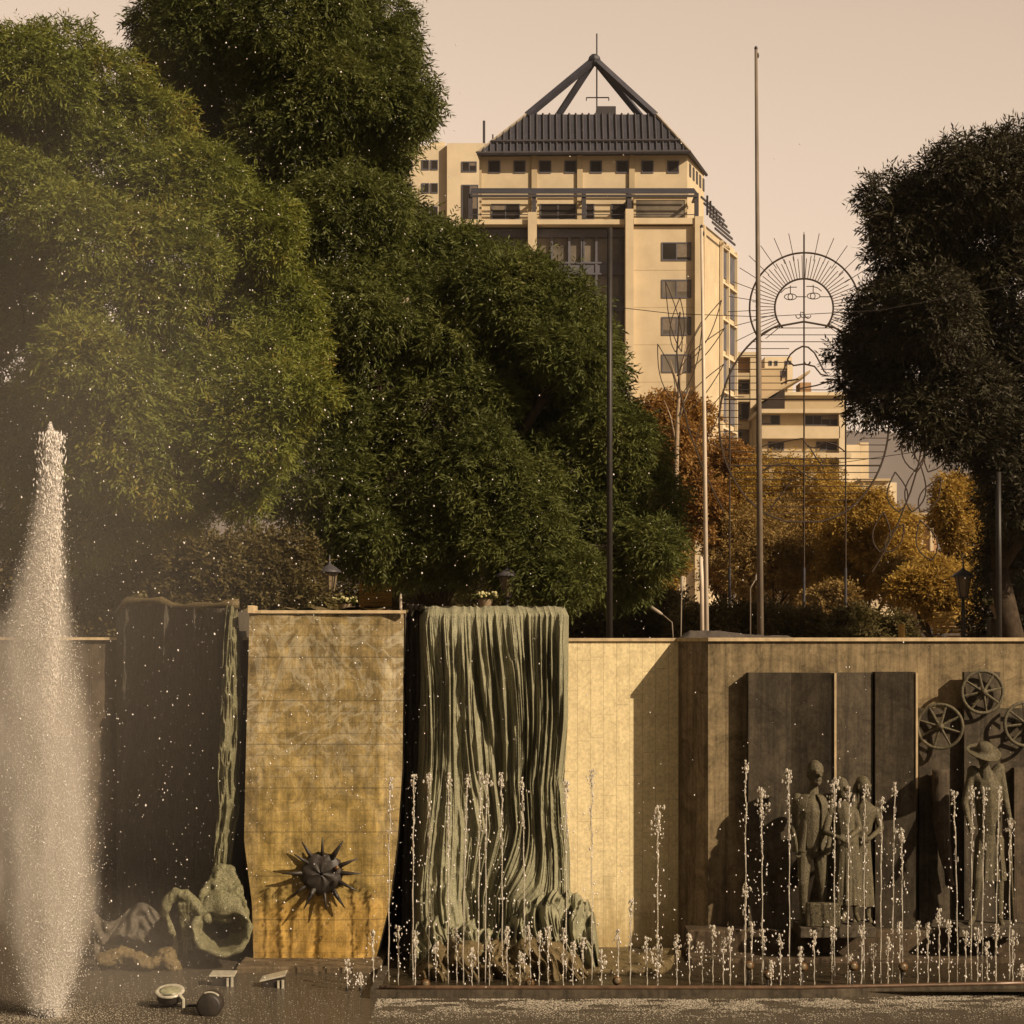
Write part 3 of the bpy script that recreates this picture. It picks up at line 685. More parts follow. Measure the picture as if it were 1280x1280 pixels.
# robed woman
def robe(c_px, top_py, bot_py, d, r0, r1, folds, seed):
    def fn(u, v):
        q = u*2*math.pi; py = top_py+(bot_py-top_py)*v; r = r0+(r1-r0)*v**.8
        r = r*(1+.10*v*np.sin(q*folds+seed+1.2*v)+.05*v*np.sin(q*folds*2.3+seed)); 
        cx = (c_px-640)/F*(DR-d); return cx+r*np.cos(q), (DR-d)+r*.75*np.sin(q), EYE-(py-HOR)/F*(DR-d)
    return grid_surface(fn, 100, 50)
def robed(px, hy, d, label, lean, bot, nm='robe'):
    o = empty('statue', Q(px, bot+22, d), label, 'statue')
    J = {'pel':Q(px+lean,1052,d),'ch':Q(px+2,1014,d),'nk':Q(px,hy+22,d),'hd':Q(px,hy,d+.03),'ls':Q(px-15,hy+30,d),'rs':Q(px+16,hy+30,d),
      'le':Q(px-20,1040,d+.08),'lw':Q(px-6,1046,d+.24),'re':Q(px+22,1036,d+.06),'rw':Q(px+8,1048,d+.24),'la':Q(px-3+lean,bot+14,d),'ra':Q(px+12+lean,bot+14,d),
      'lt':Q(px-5+lean,bot+20,d+.14),'rt':Q(px+15+lean,bot+20,d+.14),'lk':Q(px-4+lean,1095,d+.02),'rk':Q(px+10+lean,1095,d+.02)}
    m = MB(); bones(m, J, [('pel','ch',.13,.13),('ch','nk',.11,.05),('nk','hd',.048,.045),('ch','ls',.085,.06),('ch','rs',.085,.06),('ls','le',.055,.042),('le','lw',.04,.027),('rs','re',.055,.042),('re','rw',.04,.027),
      ('pel','lk',.10,.06),('pel','rk',.10,.06),('lk','la',.055,.035),('rk','ra',.055,.035),('la','lt',.036,.03),('ra','rt',.036,.03)])
    head(m, J['hd'], 1.05, .7, .15); hand(m, J['lw'], (.8,-.2,-.3), 1); hand(m, J['rw'], (-.8,-.2,-.3), 1)
    m.build('body', M['statue'], o, smooth=True, remesh=.011)
    V_, F_ = robe(px+lean+1, 1042, bot, d, .13, .175, 9, px); link(nm, np_mesh(nm, V_, F_), M['statue'], o, smooth=True)
    m = MB(); m.ell(Q(px-1,hy-5,d+.0), (.09,.105,.10)); m.tube([Q(px-8,hy-4,d),Q(px-12,hy+16,d),Q(px-14,hy+34,d+.02)], [.04,.05,.05], 7); m.build('veil', M['statue'], o, smooth=True, remesh=.016)
    return o
robed(1052, 986, .80, 'bronze woman in a long pleated skirt, standing beside the jacketed man', 6, 1130)
robed(1079, 984, .50, 'bronze figure with face turned aside, behind the pleated skirt woman', -6, 1132, 'robe')
q = MB(); q.box(X(998,DR-.9), X(1092,DR-.9), DR-1.05, DR-.42, Z(1163,DR-.42)+.003, Z(1157,DR-.9)+.0)
tag(q.build('plinth', M['relief'], bevel=.01), 'low dark slab carrying the standing couple statues', 'plinth')
q = MB(); q.pbox((X(1008,DR-1.0), DR-1.02), (X(1050,DR-1.0), DR-1.08), (X(1052,DR-1.0), DR-.92), (X(1008,DR-1.0), DR-.9), Z(1158,DR-.9)+.006, Z(1127,DR-.9)); 
tag(q.build('stone_block', M['statue'], bevel=.02), 'squared bronze block lying at the feet of the jacketed man', 'block')
# hatted man seen from the back
ht = empty('statue', Q(1228,1160,.7), 'bronze bare backed man in wide brimmed hat leaning on a staff', 'statue')
J = {'pel':Q(1237,1045,.68),'ch':Q(1234,985,.72),'nk':Q(1231,958,.76),'hd':Q(1229,946,.84),'ls':Q(1216,964,.70),'rs':Q(1249,961,.70),
  'le':Q(1206,1003,.74),'lw':Q(1212,1030,.86),'re':Q(1257,1000,.72),'rw':Q(1262,1022,.86),'lh':Q(1229,1050,.68),'rh':Q(1245,1050,.68),
  'lk':Q(1222,1098,.80),'rk':Q(1249,1100,.72),'la':Q(1216,1148,.68),'ra':Q(1250,1150,.70),'lt':Q(1212,1156,.86),'rt':Q(1253,1156,.88)}
m = MB(); bones(m, J, [('pel','ch',.13,.17),('ch','nk',.13,.06),('nk','hd',.055,.05),('ch','ls',.11,.075),('ch','rs',.11,.075),('ls','le',.065,.045),('le','lw',.045,.03),
  ('rs','re',.065,.045),('re','rw',.045,.03),('pel','lh',.11,.10),('pel','rh',.11,.10),('lh','lk',.10,.062),('rh','rk',.10,.062),('lk','la',.06,.038),('rk','ra',.06,.038),('la','lt',.04,.034),('ra','rt',.04,.034)])
head(m, J['hd'], 1.0, 0, .45); hand(m, J['lw'], (.2,-.4,-1), 1); hand(m, J['rw'], (.1,-.2,-1), -1, .9)
m.build('body', M['statue'], ht, smooth=True, remesh=.011)
m = MB(); hc = J['hd']+Vector((0,-.02,.06)); Rh = Matrix.Rotation(.5,3,'X')@Matrix.Rotation(.12,3,'Y')
n_h = 32; base = 0
for (r, h) in [(.0,.13),(.05,.128),(.085,.11),(.10,.06),(.105,.02),(.15,.005),(.20,0),(.215,.008),(.21,-.008),(.10,-.012)]:
    for k in range(n_h):
        q = 2*math.pi*k/n_h; m.v.append(tuple(hc+Rh@Vector((r*math.cos(q), r*.95*math.sin(q), h+.012*math.sin(2*q)*(r>.12)))))
for j in range(9):
    for k in range(n_h): a0 = j*n_h+k; a1 = j*n_h+(k+1)%n_h; m.f.append((a0, a0+n_h, a1+n_h, a1))
m.build('hat', M['statue'], ht, smooth=True)
V_, F_ = robe(1237, 1040, 1100, .70, .14, .19, 7, 2); link('trousers', np_mesh('trousers', V_, F_), M['statue'], ht, smooth=True)
m = MB(); m.tube([Q(1262,1018,.90),Q(1264,1090,.90),Q(1267,1158,.86)], [.02,.018,.016], 8)
tag(m.build('staff', M['statue'], smooth=True), 'long thin staff held by the hatted bronze man', 'staff')
q = MB(); q.box(X(1196,DR-.9), X(1290,DR-.9), DR-1.0, DR-.42, Z(1163,DR-.42)+.003, Z(1157,DR-.9)); tag(q.build('plinth', M['relief'], bevel=.01), 'low dark slab under the hatted bronze man', 'plinth')
# ------------------------------------------------------------------ raised basin, foam, submerged lamps
RX0 = X(474, 21.4)
bs = empty('fountain_basin', (X(900,21.4), 21.4, 0), 'low dark stone basin edge running below the row of small jets', 'basin')
def arc_y(px): return 21.42 + (0 if px < 1000 else .0011*(px-1000)**1.0*.9)
pts = [(474,),(560,),(650,),(760,),(880,),(1000,),(1080,),(1160,),(1240,),(1330,)]
a = MB(); 
for (p0,), (p1_,) in zip(pts[:-1], pts[1:]):
    y0, y1 = arc_y(p0), arc_y(p1_); a.pbox((X(p0,y0), y0), (X(p1_,y1), y1), (X(p1_,y1), y1+.16), (X(p0,y0), y0+.16), -.3, .10)
a.box(RX0-.1, RX0-.002, 21.4, 23.0, -.3, .099)
a.build('kerb', M['relief'], bs)
a = MB(); a.tube([Vector((X(p[0], arc_y(p[0])), arc_y(p[0])+.02, .118)) for p in pts], .024, 8); a.build('edge_pipe', M['copper'], bs, smooth=True)
a = MB(); a.quad((RX0,21.5,.062),(9,21.5,.062),(9,24.4,.062),(RX0,24.4,.062)); tag(a.build('basin_water', M['water_up']), kind='structure')
OCT_V = np.array([(1,0,0),(-1,0,0),(0,1,0),(0,-1,0),(0,0,1),(0,0,-1)], float)
OCT_F = np.array([(0,2,4),(2,1,4),(1,3,4),(3,0,4),(2,0,5),(1,2,5),(3,1,5),(0,3,5)])
def drops_mesh(name, C, R, stretch=None):
    n = len(C); C = np.asarray(C, float); R = np.asarray(R, float).reshape(n,1,1)
    V = np.repeat(OCT_V[None], n, 0)*R
    if stretch is not None: V[:,:,2] *= np.asarray(stretch).reshape(n,1)
    V[:,:,0] += (V[:,:,2]*RNG.normal(0,.15,(n,1)))
    V = V+C[:,None,:]; Fc = OCT_F[None]+6*np.arange(n)[:,None,None]
    return np_mesh(name, V.reshape(-1,3), Fc.reshape(-1,3))
# foam on the pool just outside the basin edge
n = 42000; fx = RNG.uniform(X(470,21.2), X(1320,20.8), n); dd = np.abs(RNG.normal(0,.55,n)); fy = np.interp(fx, [X(p[0],21) for p in pts], [arc_y(p[0]) for p in pts])-.03-dd
keep = vnoise(fx*3.1, fy*8)+.5*vnoise(fx*9, fy*19, 4) > .05-.6*RNG.random(n)
C_ = np.stack([fx, fy, np.full(n, .004)], -1)[keep]; Rr = (.002+.0085*RNG.random(n)**2)[keep]
V = drops_mesh('foam', C_, Rr, np.full(len(C_), .5)); tag(link('foam', V, M['foam'], smooth=True), kind='stuff')
rg_ = np.random.default_rng(77); n = 16000; q = rg_.random(n)*6.283; r_ = np.abs(rg_.normal(0,1.5,n)); fx = X(57,20.4)+r_*np.cos(q)*1.5; fy = 20.4+r_*np.sin(q)
ok = (fx < RX0-.15)&(fy < 22.9)&(fy > 17)&(fx > -9); C_ = np.stack([fx, fy, np.full(n,.003)], -1)[ok]
tag(link('foam', drops_mesh('foam', C_, .002+.007*rg_.random(ok.sum())**2, np.full(ok.sum(), .5)), M['foam'], smooth=True), kind='stuff')
def add_lamp(px, py, D, label):
    o = empty('pool_lamp', P(px, py+5, D), label, 'lamp', 'small brass lamps in the basin')
    c = P(px, py, D)
    m = MB(); m.lathe(c, [(.02,-.04),(.035,-.035),(.048,-.015),(.05,.03),(.054,.05)], 14, 'Y'); m.build('housing', M['brass'], o, smooth=True)
    m = MB(); m.lathe(c+Vector((0,-.051,0)), [(.036,0),(.03,.006),(.012,.010)], 14, 'Y'); m.build('lens', M['lamp_glass'], o, smooth=True)
    m = MB(); m.tube([c+Vector((0,.03,-.035)), Vector((c.x, c.y+.03, .02))], .014, 6); m.build('stem', M['iron'], o)
for px, py, ex in ((532,1229,'left end of the green drapery heap'),(662,1228,'middle of the green drapery heap'),(771,1225,'cloth tongue of the green drapery'),
        (936,1206,'shaded wall left of the couple'),(960,1218,'left foot of the relief slabs, the most orange one'),(1003,1208,'jacketed bronze man'),(1066,1207,'pleated skirt woman'),(1128,1208,'right end of the dark relief slabs')):
    add_lamp(px, py, 21.9, 'small round brass lamp below the '+ex)
# pool floodlights lower left
def flood(px, py, D, kind, label):
    o = empty('floodlight', P(px, 0, D)*1, label, 'floodlight', 'floodlights standing in the pool'); 
    c = P(px, py, D); o.location = (c.x, c.y, 0); ORG[o.name] = Vector((c.x, c.y, 0))
    if kind == 'flat':
        m = MB(); m.lathe((c.x,c.y,c.z), [(.06,-.13),(.12,-.10),(.14,-.03),(.145,0)], 18); m.build('housing', M['iron'], o, smooth=True)
        m = MB(); m.lathe((c.x,c.y,c.z+.001), [(.15,0),(.165,.012),(.16,.03),(.13,.032),(.10,.02)], 20); m.v = [(x,y,z+(y-c.y)*.28) for x,y,z in m.v]; m.build('rim', M['lamp_white'], o, smooth=True)
        m = MB(); m.lathe((c.x,c.y,c.z+.022), [(.135,0),(.08,.012),(.01,.018)], 18); m.v = [(x,y,z+(y-c.y)*.28) for x,y,z in m.v]; m.build('lens', M['lens_grey'], o, smooth=True)
        m = MB(); m.tube([c+Vector((.12,-.1,.0)), c+Vector((.17,-.12,-.05)), c+Vector((.17,-.12,-.14))], .018, 6); m.build('bracket', M['lamp_white'], o)
    else:
        m = MB(); m.lathe((c.x,c.y,c.z), [(.11,.20),(.13,.19),(.135,.0),(.13,-.09),(.11,-.10)], 18, 'Y'); m.build('housing', M['iron'], o, smooth=True)
        m = MB(); m.tube([c+Vector((.135*math.cos(q), -.10, .135*math.sin(q))) for q in [math.pi*(.25+.4*i/11) for i in range(12)]], .012, 6); m.build('visor', M['lamp_white'], o, smooth=True)
        m = MB(); m.lathe((c.x,c.y-.075,c.z), [(.10,0),(.06,.02),(.01,.028)], 16, 'Y'); m.build('lens', M['lamp_glass'], o, smooth=True)
    m = MB(); m.box(c.x-.03, c.x+.03, c.y-.02, c.y+.02, -.25, c.z-.11); m.build('stand', M['iron'], o)
flood(212,1241,20.9,'flat','round floodlight with pale flat rim, leftmost in the pool')
flood(264,1254,20.6,'drum','dark drum floodlight at the end of the submerged pipe')
def boxlight(px, py, D, tilt, label):
    c = P(px, py, D); o = empty('floodlight', (c.x,c.y,0), label, 'floodlight', 'floodlights standing in the pool')
    m = MB(); m.pbox((c.x-.14,c.y-.10),(c.x+.13,c.y-.12),(c.x+.12,c.y+.1),(c.x-.12,c.y+.1), c.z-.11, c.z-.01); m.build('housing', M['iron'], o, bevel=.01)
    m = MB(); m.add([(c.x-.16,c.y-.12,c.z-tilt),(c.x+.14,c.y-.14,c.z+tilt),(c.x+.14,c.y+.11,c.z+tilt+.02),(c.x-.15,c.y+.11,c.z-tilt+.02),(c.x-.16,c.y-.12,c.z+.02-tilt),(c.x+.14,c.y-.14,c.z+.02+tilt),(c.x+.14,c.y+.11,c.z+tilt+.04),(c.x-.15,c.y+.11,c.z-tilt+.04)],
        [(3,2,1,0),(4,5,6,7),(0,1,5,4),(1,2,6,5),(2,3,7,6),(3,0,4,7)]); m.build('cover', M['lamp_white'], o, bevel=.006)
    m = MB(); m.box(c.x+.05,c.x+.075,c.y-.15,c.y-.125,c.z-.11,c.z-.01); m.box(c.x+.10,c.x+.13,c.y-.16,c.y-.135,c.z-.13,c.z); m.build('bracket', M['lamp_white'], o, bevel=.004)
    m = MB(); m.box(c.x-.03,c.x+.03,c.y-.02,c.y+.02,-.25,c.z-.111); m.build('stand', M['iron'], o)
boxlight(280,1219,22.3,0,'box floodlight with bright flat cover below the mossy bell')
boxlight(343,1222,22.2,.035,'box floodlight with tilted cover below the mustard banner')
mfd = P(220,1250,21.2); mo = empty('pipe_manifold', (mfd.x,mfd.y,0), 'upright bundle of dark pipes between two pool floodlights', 'pipes')
for k in range(4):
    m = MB(); x = mfd.x-.06+.043*k; m.tube([(x,mfd.y,-.2),(x,mfd.y,.20-.02*(k%2)),(x,mfd.y,.215-.02*(k%2))], [.016,.016,.008], 8); m.build('pipe', M['iron'], mo, smooth=True)
m = MB(); m.tube([P(188,1257,20.95),P(262,1257,20.8)], .016, 8); m.build('feed_pipe', M['iron'], mo, smooth=True)

# ------------------------------------------------------------------ small water jets
TALL = [(486,972),(516,968),(536,966),(560,966),(579,968),(598,964),(607,968),(628,966),(656,972),(708,975),(740,962),(822,1008),
        (932,950),(953,984),(987,962),(1043,972),(1060,984),(1080,980),(1101,996),(1116,978),(1128,1035),(1197,988),(1214,982),(1228,984),(1245,984),(1262,1022)]
SHORT = [(434,1200),(451,1215),(467,1163),(498,1158),(519,1163),(545,1178),(571,1160),(590,1185),(612,1172),(634,1160),(650,1190),(663,1158),(674,1164),(685,1158),(704,1160),(716,1178),(729,1172),(752,1188),(773,1162),(788,1124),
         (809,1172),(822,1170),(846,1168),(862,1168),(878,1178),(891,1158),(904,1176),(913,1160),(931,1103),(940,1153),(954,1163),(964,1200),(976,1168),(1001,1184),(1018,1163),(1040,1158),(1063,1193),(1077,1158),(1092,1180),(1110,1172),(1125,1153),
         (1147,1152),(1160,1154),(1174,1136),(1186,1150),(1207,1164),(1222,1160),(1234,1178),(1245,1156),(1266,1164),(1277,1205)]
SEG = [(0,506,'mustard banner'),(506,625,'left half of the green drapery'),(625,712,'right half of the green drapery'),(712,850,'pale limestone wall'),(850,934,'brown wall corner'),(934,1045,'jacketed bronze man'),(1045,1146,'right half of the relief slabs'),(1146,1215,'curved relief fin'),(1215,1400,'hatted bronze man')]
ORD = ['first','second','third','fourth','fifth','sixth','seventh','eighth','ninth','tenth','eleventh','twelfth']
cnt = {}
def jet(px, py, tall):
    D = 21.72+.35*random.random() if px > 474 else 21.9
    if tall: D += .25
    c = P(px, py, D); zt = c.z; z0 = .04; H = zt-z0; rg = np.random.default_rng(int(px*7+py))
    m = MB(); lean = rg.normal(0,.008)*H; n = 14
    split = .60 if tall else .45
    pth = [Vector((c.x+lean*(i/n)**2+.004*math.sin(i*1.7+px), D, z0+H*i/n)) for i in range(n+1)]
    k = int(n*split)+2
    m.tube(pth[:k], [.0070*(1+.30*math.sin(i*2.3+px)) for i in range(k)], 5)
    m.tube([p_+Vector((.007*math.sin(i*2.9+px)*(i > 1), .004*math.cos(i*2.2), 0)) for i, p_ in enumerate(pth[k-1:])] if len(pth[k-1:]) > 1 else pth[-2:], [.004+.0045*abs(math.sin(i*1.9+py)) for i in range(max(2, len(pth[k-1:])))], 5)
    # broken upper column
    q = k-1
    zc = pth[k-1].z
    while zc < zt-.05:
        s = rg.uniform(.004,.012)*(1.0 if tall else .8); L = rg.uniform(.02,.07); m.ell((c.x+lean*((zc-z0)/H)**2+rg.normal(0,.010), D+rg.normal(0,.01), zc), (s, s, L*.6), 6, 5); zc += L*rg.uniform(.75,1.5)
    big = px in (1043, 953, 822)
    for i in range(46 if big else 26):      # crown of the jet
        t = rg.random()**1.3; spread = (.034 if big else .016)*(1+.8*t)
        rr = rg.uniform(.004,.0135)*(1.25 if big else 1)
        m.ell((c.x+lean+rg.normal(0,spread), D+rg.normal(0,spread), zt-t*(.34 if big else .16)), (rr, rr, rr*rg.uniform(1,2.2)), 6, 5)
    col = m
    where = next(s for s in SEG if s[0] <= px < s[1])[2]
    key = (where, tall); cnt[key] = cnt.get(key, 0)+1
    lab = ('tall' if tall else 'short')+' fountain jet before the '+where+', '+ORD[cnt[key]-1]+' from its left'
    o = empty('water_jet', (c.x, D, .04), lab, 'water jet', 'small jets of the fountain row')
    col.build('water_column', M['jet'], o, smooth=True)
    nd = int((34 if tall else 16)*(1.5 if big else 1)); t = rg.random(nd)
    px_ = c.x+lean+rg.normal(0, 1, nd)*(.022+.065*t*(.8 if tall else .45)); C = np.stack([px_, D+rg.normal(0,.05,nd), zt-.05-t*H*.75], -1)
    C[:,2] = np.maximum(C[:,2], .08)
    link('falling_drops', drops_mesh('falling_drops', C, rg.uniform(.004,.0115,nd), rg.uniform(1,2.4,nd)), M['drops'], o, smooth=True)['kind'] = 'stuff'
    q = MB(); q.lathe((c.x, D, -.02), [(.02,0),(.02,.05),(.012,.07)], 8); q.build('nozzle', M['iron'], o)
for px, py in TALL: jet(px, py, True)
for px, py in SHORT: jet(px, py, False)

# ------------------------------------------------------------------ the tall geyser
GD = 20.4; gx = X(57,GD)
gy = empty('fountain_geyser', (gx, GD, 0), 'tall white plume of water shooting up at the left edge', 'fountain')
m = MB(); m.lathe((gx,GD,-.1), [(.11,0),(.11,.12),(.085,.125),(.085,.15)], 16); 
for k in range(6): q = k*math.pi/3; m.tube([(gx+.085*math.cos(q),GD+.085*math.sin(q),.0),(gx+.085*math.cos(q),GD+.085*math.sin(q),.09)], .016, 6)
m.build('nozzle', M['iron'], gy)
ykp = [530,545,600,680,760,820,900,1000,1100,1180,1250,1278]
lp = [61,55,47,28,8,-14,-26,-26,-14,2,26,38]; rp_ = [64,71,76,76,80,90,99,106,110,106,90,78]
def plume(n, y0, y1, pw, tight, seed, rmin, rmax, mix=None):
    rg = np.random.default_rng(seed)
    t = rg.random(n)**pw; py = y0+(y1-y0)*t
    l = np.interp(py, ykp, lp); r = np.interp(py, ykp, rp_); cx = (l+r)/2; hw = (r-l)/2*tight
    g = rg.normal(0,.42,n); cx = cx+ (hw*.12)
    pxx = cx+hw*g; 
    D = GD+rg.normal(0,.42,n)*hw/2400*GD*1.0
    return np.stack([(pxx-640)/F*D, D, EYE-(py-HOR)/F*D], -1), rg.uniform(rmin, rmax, n)
C1, R1 = plume(60000, 528, 1275, .85, 1.0, 1, .0018, .0048)
C1c, R1c = plume(9000, 528, 800, 1.0, .8, 8, .002, .007)
link('spray_plume', drops_mesh('spray_plume', np.concatenate([C1,C1c]), np.concatenate([R1,R1c]), np.random.default_rng(4).uniform(1,2.5,69000)), M['drops'], gy, smooth=True)['kind'] = 'stuff'
rg = np.random.default_rng(5); n = 16000; t = rg.random(n); hz = .05+t*6.15
hw = .035+.028*t*3; C2 = np.stack([gx+(X(64,GD)-gx)*t+rg.normal(0,.5,n)*hw, GD+rg.normal(0,.5,n)*hw, hz], -1)
link('jet_core', drops_mesh('jet_core', C2, rg.uniform(.003,.009,n), rg.uniform(2,6,n)), M['drops'], gy, smooth=True)['kind'] = 'stuff'
def plume_body(name, k, dens, noise_amt):
    """spray volume: dense on the plume's axis and fading to nothing at its skin"""
    zs = np.linspace(0, 6.2, 12); pyz = [HOR-(z_-EYE)*F/GD for z_ in zs]
    cx = [((np.interp(p_, ykp, lp)+np.interp(p_, ykp, rp_))/2+3-640)/F*GD for p_ in pyz]; hw = [max(.02,(np.interp(p_, ykp, rp_)-np.interp(p_, ykp, lp))/2*k/F*GD*1.3) for p_ in pyz]
    hw[0] = .20; hw[1] = .42
    m = MB(); n = 20
    for z_, c_x, h_ in zip(zs, cx, hw):
        for i in range(n): q = 2*math.pi*i/n; m.v.append((c_x+h_*1.02*math.cos(q), GD+h_*1.02*math.sin(q), z_+.01))
    for j in range(len(zs)-1):
        for i in range(n): a0 = j*n+i; a1 = j*n+(i+1)%n; m.f.append((a0, a1, a1+n, a0+n))
    m.f.append(tuple(range(n))[::-1]); m.f.append(tuple((len(zs)-1)*n+i for i in range(n)))
    mt = bpy.data.materials.new(name); mt.use_nodes = True; t = mt.node_tree; t.nodes.clear(); N = t.nodes.new; L = t.links.new
    def M_(op, a, b=0.0):
        q = N('ShaderNodeMath'); q.operation = op
        for i, v in enumerate((a, b)):
            if isinstance(v, (int, float)): q.inputs[i].default_value = v
            else: L(v, q.inputs[i])
        return q.outputs[0]
    o = N('ShaderNodeOutputMaterial'); v = N('ShaderNodeVolumePrincipled'); v.inputs['Color'].default_value = (.97,.90,.80,1); L(v.outputs[0], o.inputs['Volume'])
    tc = N('ShaderNodeTexCoord'); sp = N('ShaderNodeSeparateXYZ'); L(tc.outputs['Object'], sp.inputs[0])
    tz = M_('DIVIDE', sp.outputs[2], 6.2)
    def ramp(vals, lo, hi):
        r = N('ShaderNodeValToRGB'); el = r.color_ramp.elements
        for i, x in enumerate(vals):
            g_ = (x-lo)/(hi-lo); e_ = el[i] if i < 2 else el.new(i/(len(vals)-1)); e_.position = i/(len(vals)-1); e_.color = (g_,g_,g_,1)
        L(tz, r.inputs[0]); return M_('ADD', M_('MULTIPLY', r.outputs[0], hi-lo), lo)
    cxo = [c-gx for c in cx]; C_ = ramp(cxo, min(cxo)-.01, max(cxo)+.01); H_ = ramp(hw, 0.0, max(hw)+.01)
    nz = N('ShaderNodeTexNoise'); nz.inputs['Scale'].default_value = 2.2; nz.inputs['Detail'].default_value = 4; mp = N('ShaderNodeMapping'); mp.inputs['Scale'].default_value = (2.2,2.2,.7); L(tc.outputs['Object'], mp.inputs[0]); L(mp.outputs[0], nz.inputs['Vector'])
    dx = M_('SUBTRACT', sp.outputs[0], C_); r2 = M_('SQRT', M_('ADD', M_('MULTIPLY', dx, dx), M_('MULTIPLY', sp.outputs[1], sp.outputs[1])))
    rn = M_('ADD', M_('DIVIDE', r2, H_), M_('MULTIPLY', M_('SUBTRACT', nz.outputs[0], .5), noise_amt))
    mr_ = N('ShaderNodeMapRange'); mr_.interpolation_type = 'SMOOTHSTEP'; mr_.inputs[1].default_value = 1.0; mr_.inputs[2].default_value = .1; mr_.inputs[3].default_value = 0; mr_.inputs[4].default_value = dens; L(rn, mr_.inputs[0]); L(mr_.outputs[0], v.inputs['Density'])
    return m.build(name, mt, gy, smooth=True)
plume_body('spray_mist', 1.0, 4.2, .9)
# drifting mist and flung droplets
def soft_mist(name, c, r, dens):
    """ellipsoid of mist whose density falls to nothing at its skin"""
    mt = bpy.data.materials.new(name); mt.use_nodes = True; t = mt.node_tree; t.nodes.clear()
    o = t.nodes.new('ShaderNodeOutputMaterial'); v = t.nodes.new('ShaderNodeVolumePrincipled'); v.inputs['Color'].default_value = (.95,.87,.76,1)
    tc = t.nodes.new('ShaderNodeTexCoord'); mp = t.nodes.new('ShaderNodeMapping'); mp.inputs['Location'].default_value = (0,0,-1); mp.inputs['Scale'].default_value = (1/r[0],1/r[1],1/r[2])
    t.links.new(tc.outputs['Object'], mp.inputs[0]); ln = t.nodes.new('ShaderNodeVectorMath'); ln.operation = 'LENGTH'; t.links.new(mp.outputs[0], ln.inputs[0])
    rp = t.nodes.new('ShaderNodeMapRange'); rp.interpolation_type = 'SMOOTHSTEP'; rp.inputs[1].default_value = 1; rp.inputs[2].default_value = 0; rp.inputs[3].default_value = 0; rp.inputs[4].default_value = dens
    t.links.new(ln.outputs['Value'], rp.inputs[0]); t.links.new(rp.outputs[0], v.inputs['Density']); t.links.new(v.outputs[0], o.inputs['Volume'])
    m = MB(); m.ell(c, r, 28, 18); return tag(m.build('mist', mt), kind='stuff')
soft_mist('mist_volume', P(70,640,GD), (3.4,2.0,6.6), .07)
soft_mist('side_mist', P(8,985,20.9), (1.25,.8,2.5), 1.1)
soft_mist('low_mist', Vector((X(120,21.3),21.3,.3)), (2.6,1.2,1.3), .16)
rg = np.random.default_rng(11); n = 5200
pxx = np.where(rg.random(n) < .72, rg.normal(230, 210, n), rg.uniform(-40, 1330, n)); D = rg.uniform(11, 22, n); pyy = rg.uniform(-60, 1235, n)
keep = (pxx > -80)&(pxx < 1340)&~((pyy < 560)&(pxx > 620)&(rg.random(n) < .8))&~((pyy < 140)&(rg.random(n) < .4)); pxx, pyy, D = pxx[keep], pyy[keep], D[keep]
zz = EYE-(pyy-HOR)/F*D; keep = zz > .1; pxx, D, zz = pxx[keep], D[keep], zz[keep]
tag(link('flying_droplets', drops_mesh('flying_droplets', np.stack([(pxx-640)/F*D, D, zz], -1), .0020+.0055*rg.random(len(D))**4, rg.uniform(1,1.6,len(D))), M['drops'], smooth=True), kind='stuff')

# ================================================================== PLAZA ABOVE THE WALL
def lamp_post(px, top, D, label, s=1.0, yaw=0):
    c = Vector((X(px,D), D, TERR)); zt = Z(top, D); H = zt-TERR
    o = empty('street_lamp', c, label, 'street lamp', 'cast lanterns along the plaza')
    m = MB(); m.lathe(c, [(.14,0),(.14,.12),(.09,.2),(.075,.5),(.09,.55),(.05,.62),(.042,H-1.15),(.06,H-1.1),(.04,H-1.05),(.03,H-.80)], 12); m.build('pole', M['black'], o, smooth=True)
    zc = zt-.78
    m = MB()
    for k in range(4):
        q = math.pi/4+k*math.pi/2; m.tube([(c.x+.10*math.cos(q), c.y+.10*math.sin(q), zc), (c.x+.19*math.cos(q), c.y+.19*math.sin(q), zc+.42)], .014, 5)
    m.lathe((c.x,c.y,zc-.04), [(.04,0),(.11,.03),(.115,.05)], 8); m.build('lantern_frame', M['black'], o)
    m = MB(); m.lathe((c.x,c.y,zc+.0), [(.10,0),(.17,.41)], 4); 
    m.build('lantern_glass', M['lamp_glass'], o)
    m = MB(); m.lathe((c.x,c.y,zc+.42), [(.25,0),(.24,.03),(.14,.11),(.05,.16),(.02,.20),(.015,.34),(.004,.38)], 12); m.build('lantern_cap', M['lamp_metal'], o, smooth=True)
    m = MB()
    for sgn in (-1,1):
        m.tube([c+Vector((sgn*t_, 0, h_)) for t_, h_ in ((.04,H-2.05),(.16,H-1.82),(.32,H-1.62),(.55,H-1.55),(.70,H-1.60))], .016, 6)
    m.build('bracket', M['black'], o)
    return o
lamp_post(1204, 700, 40, 'black lantern lamp on the wall at right, clearest of the plaza lanterns')
lamp_post(634, 699, 40, 'lantern lamp rising directly behind the top of the green drapery')
lamp_post(412, 694, 40, 'lantern lamp between two flower urns behind the mustard banner')
lamp_post(113, 712, 42, 'lantern lamp seen through spray beside the tall plume')
lamp_post(97, 664, 36, 'taller lantern lamp almost hidden by the spray at far left')
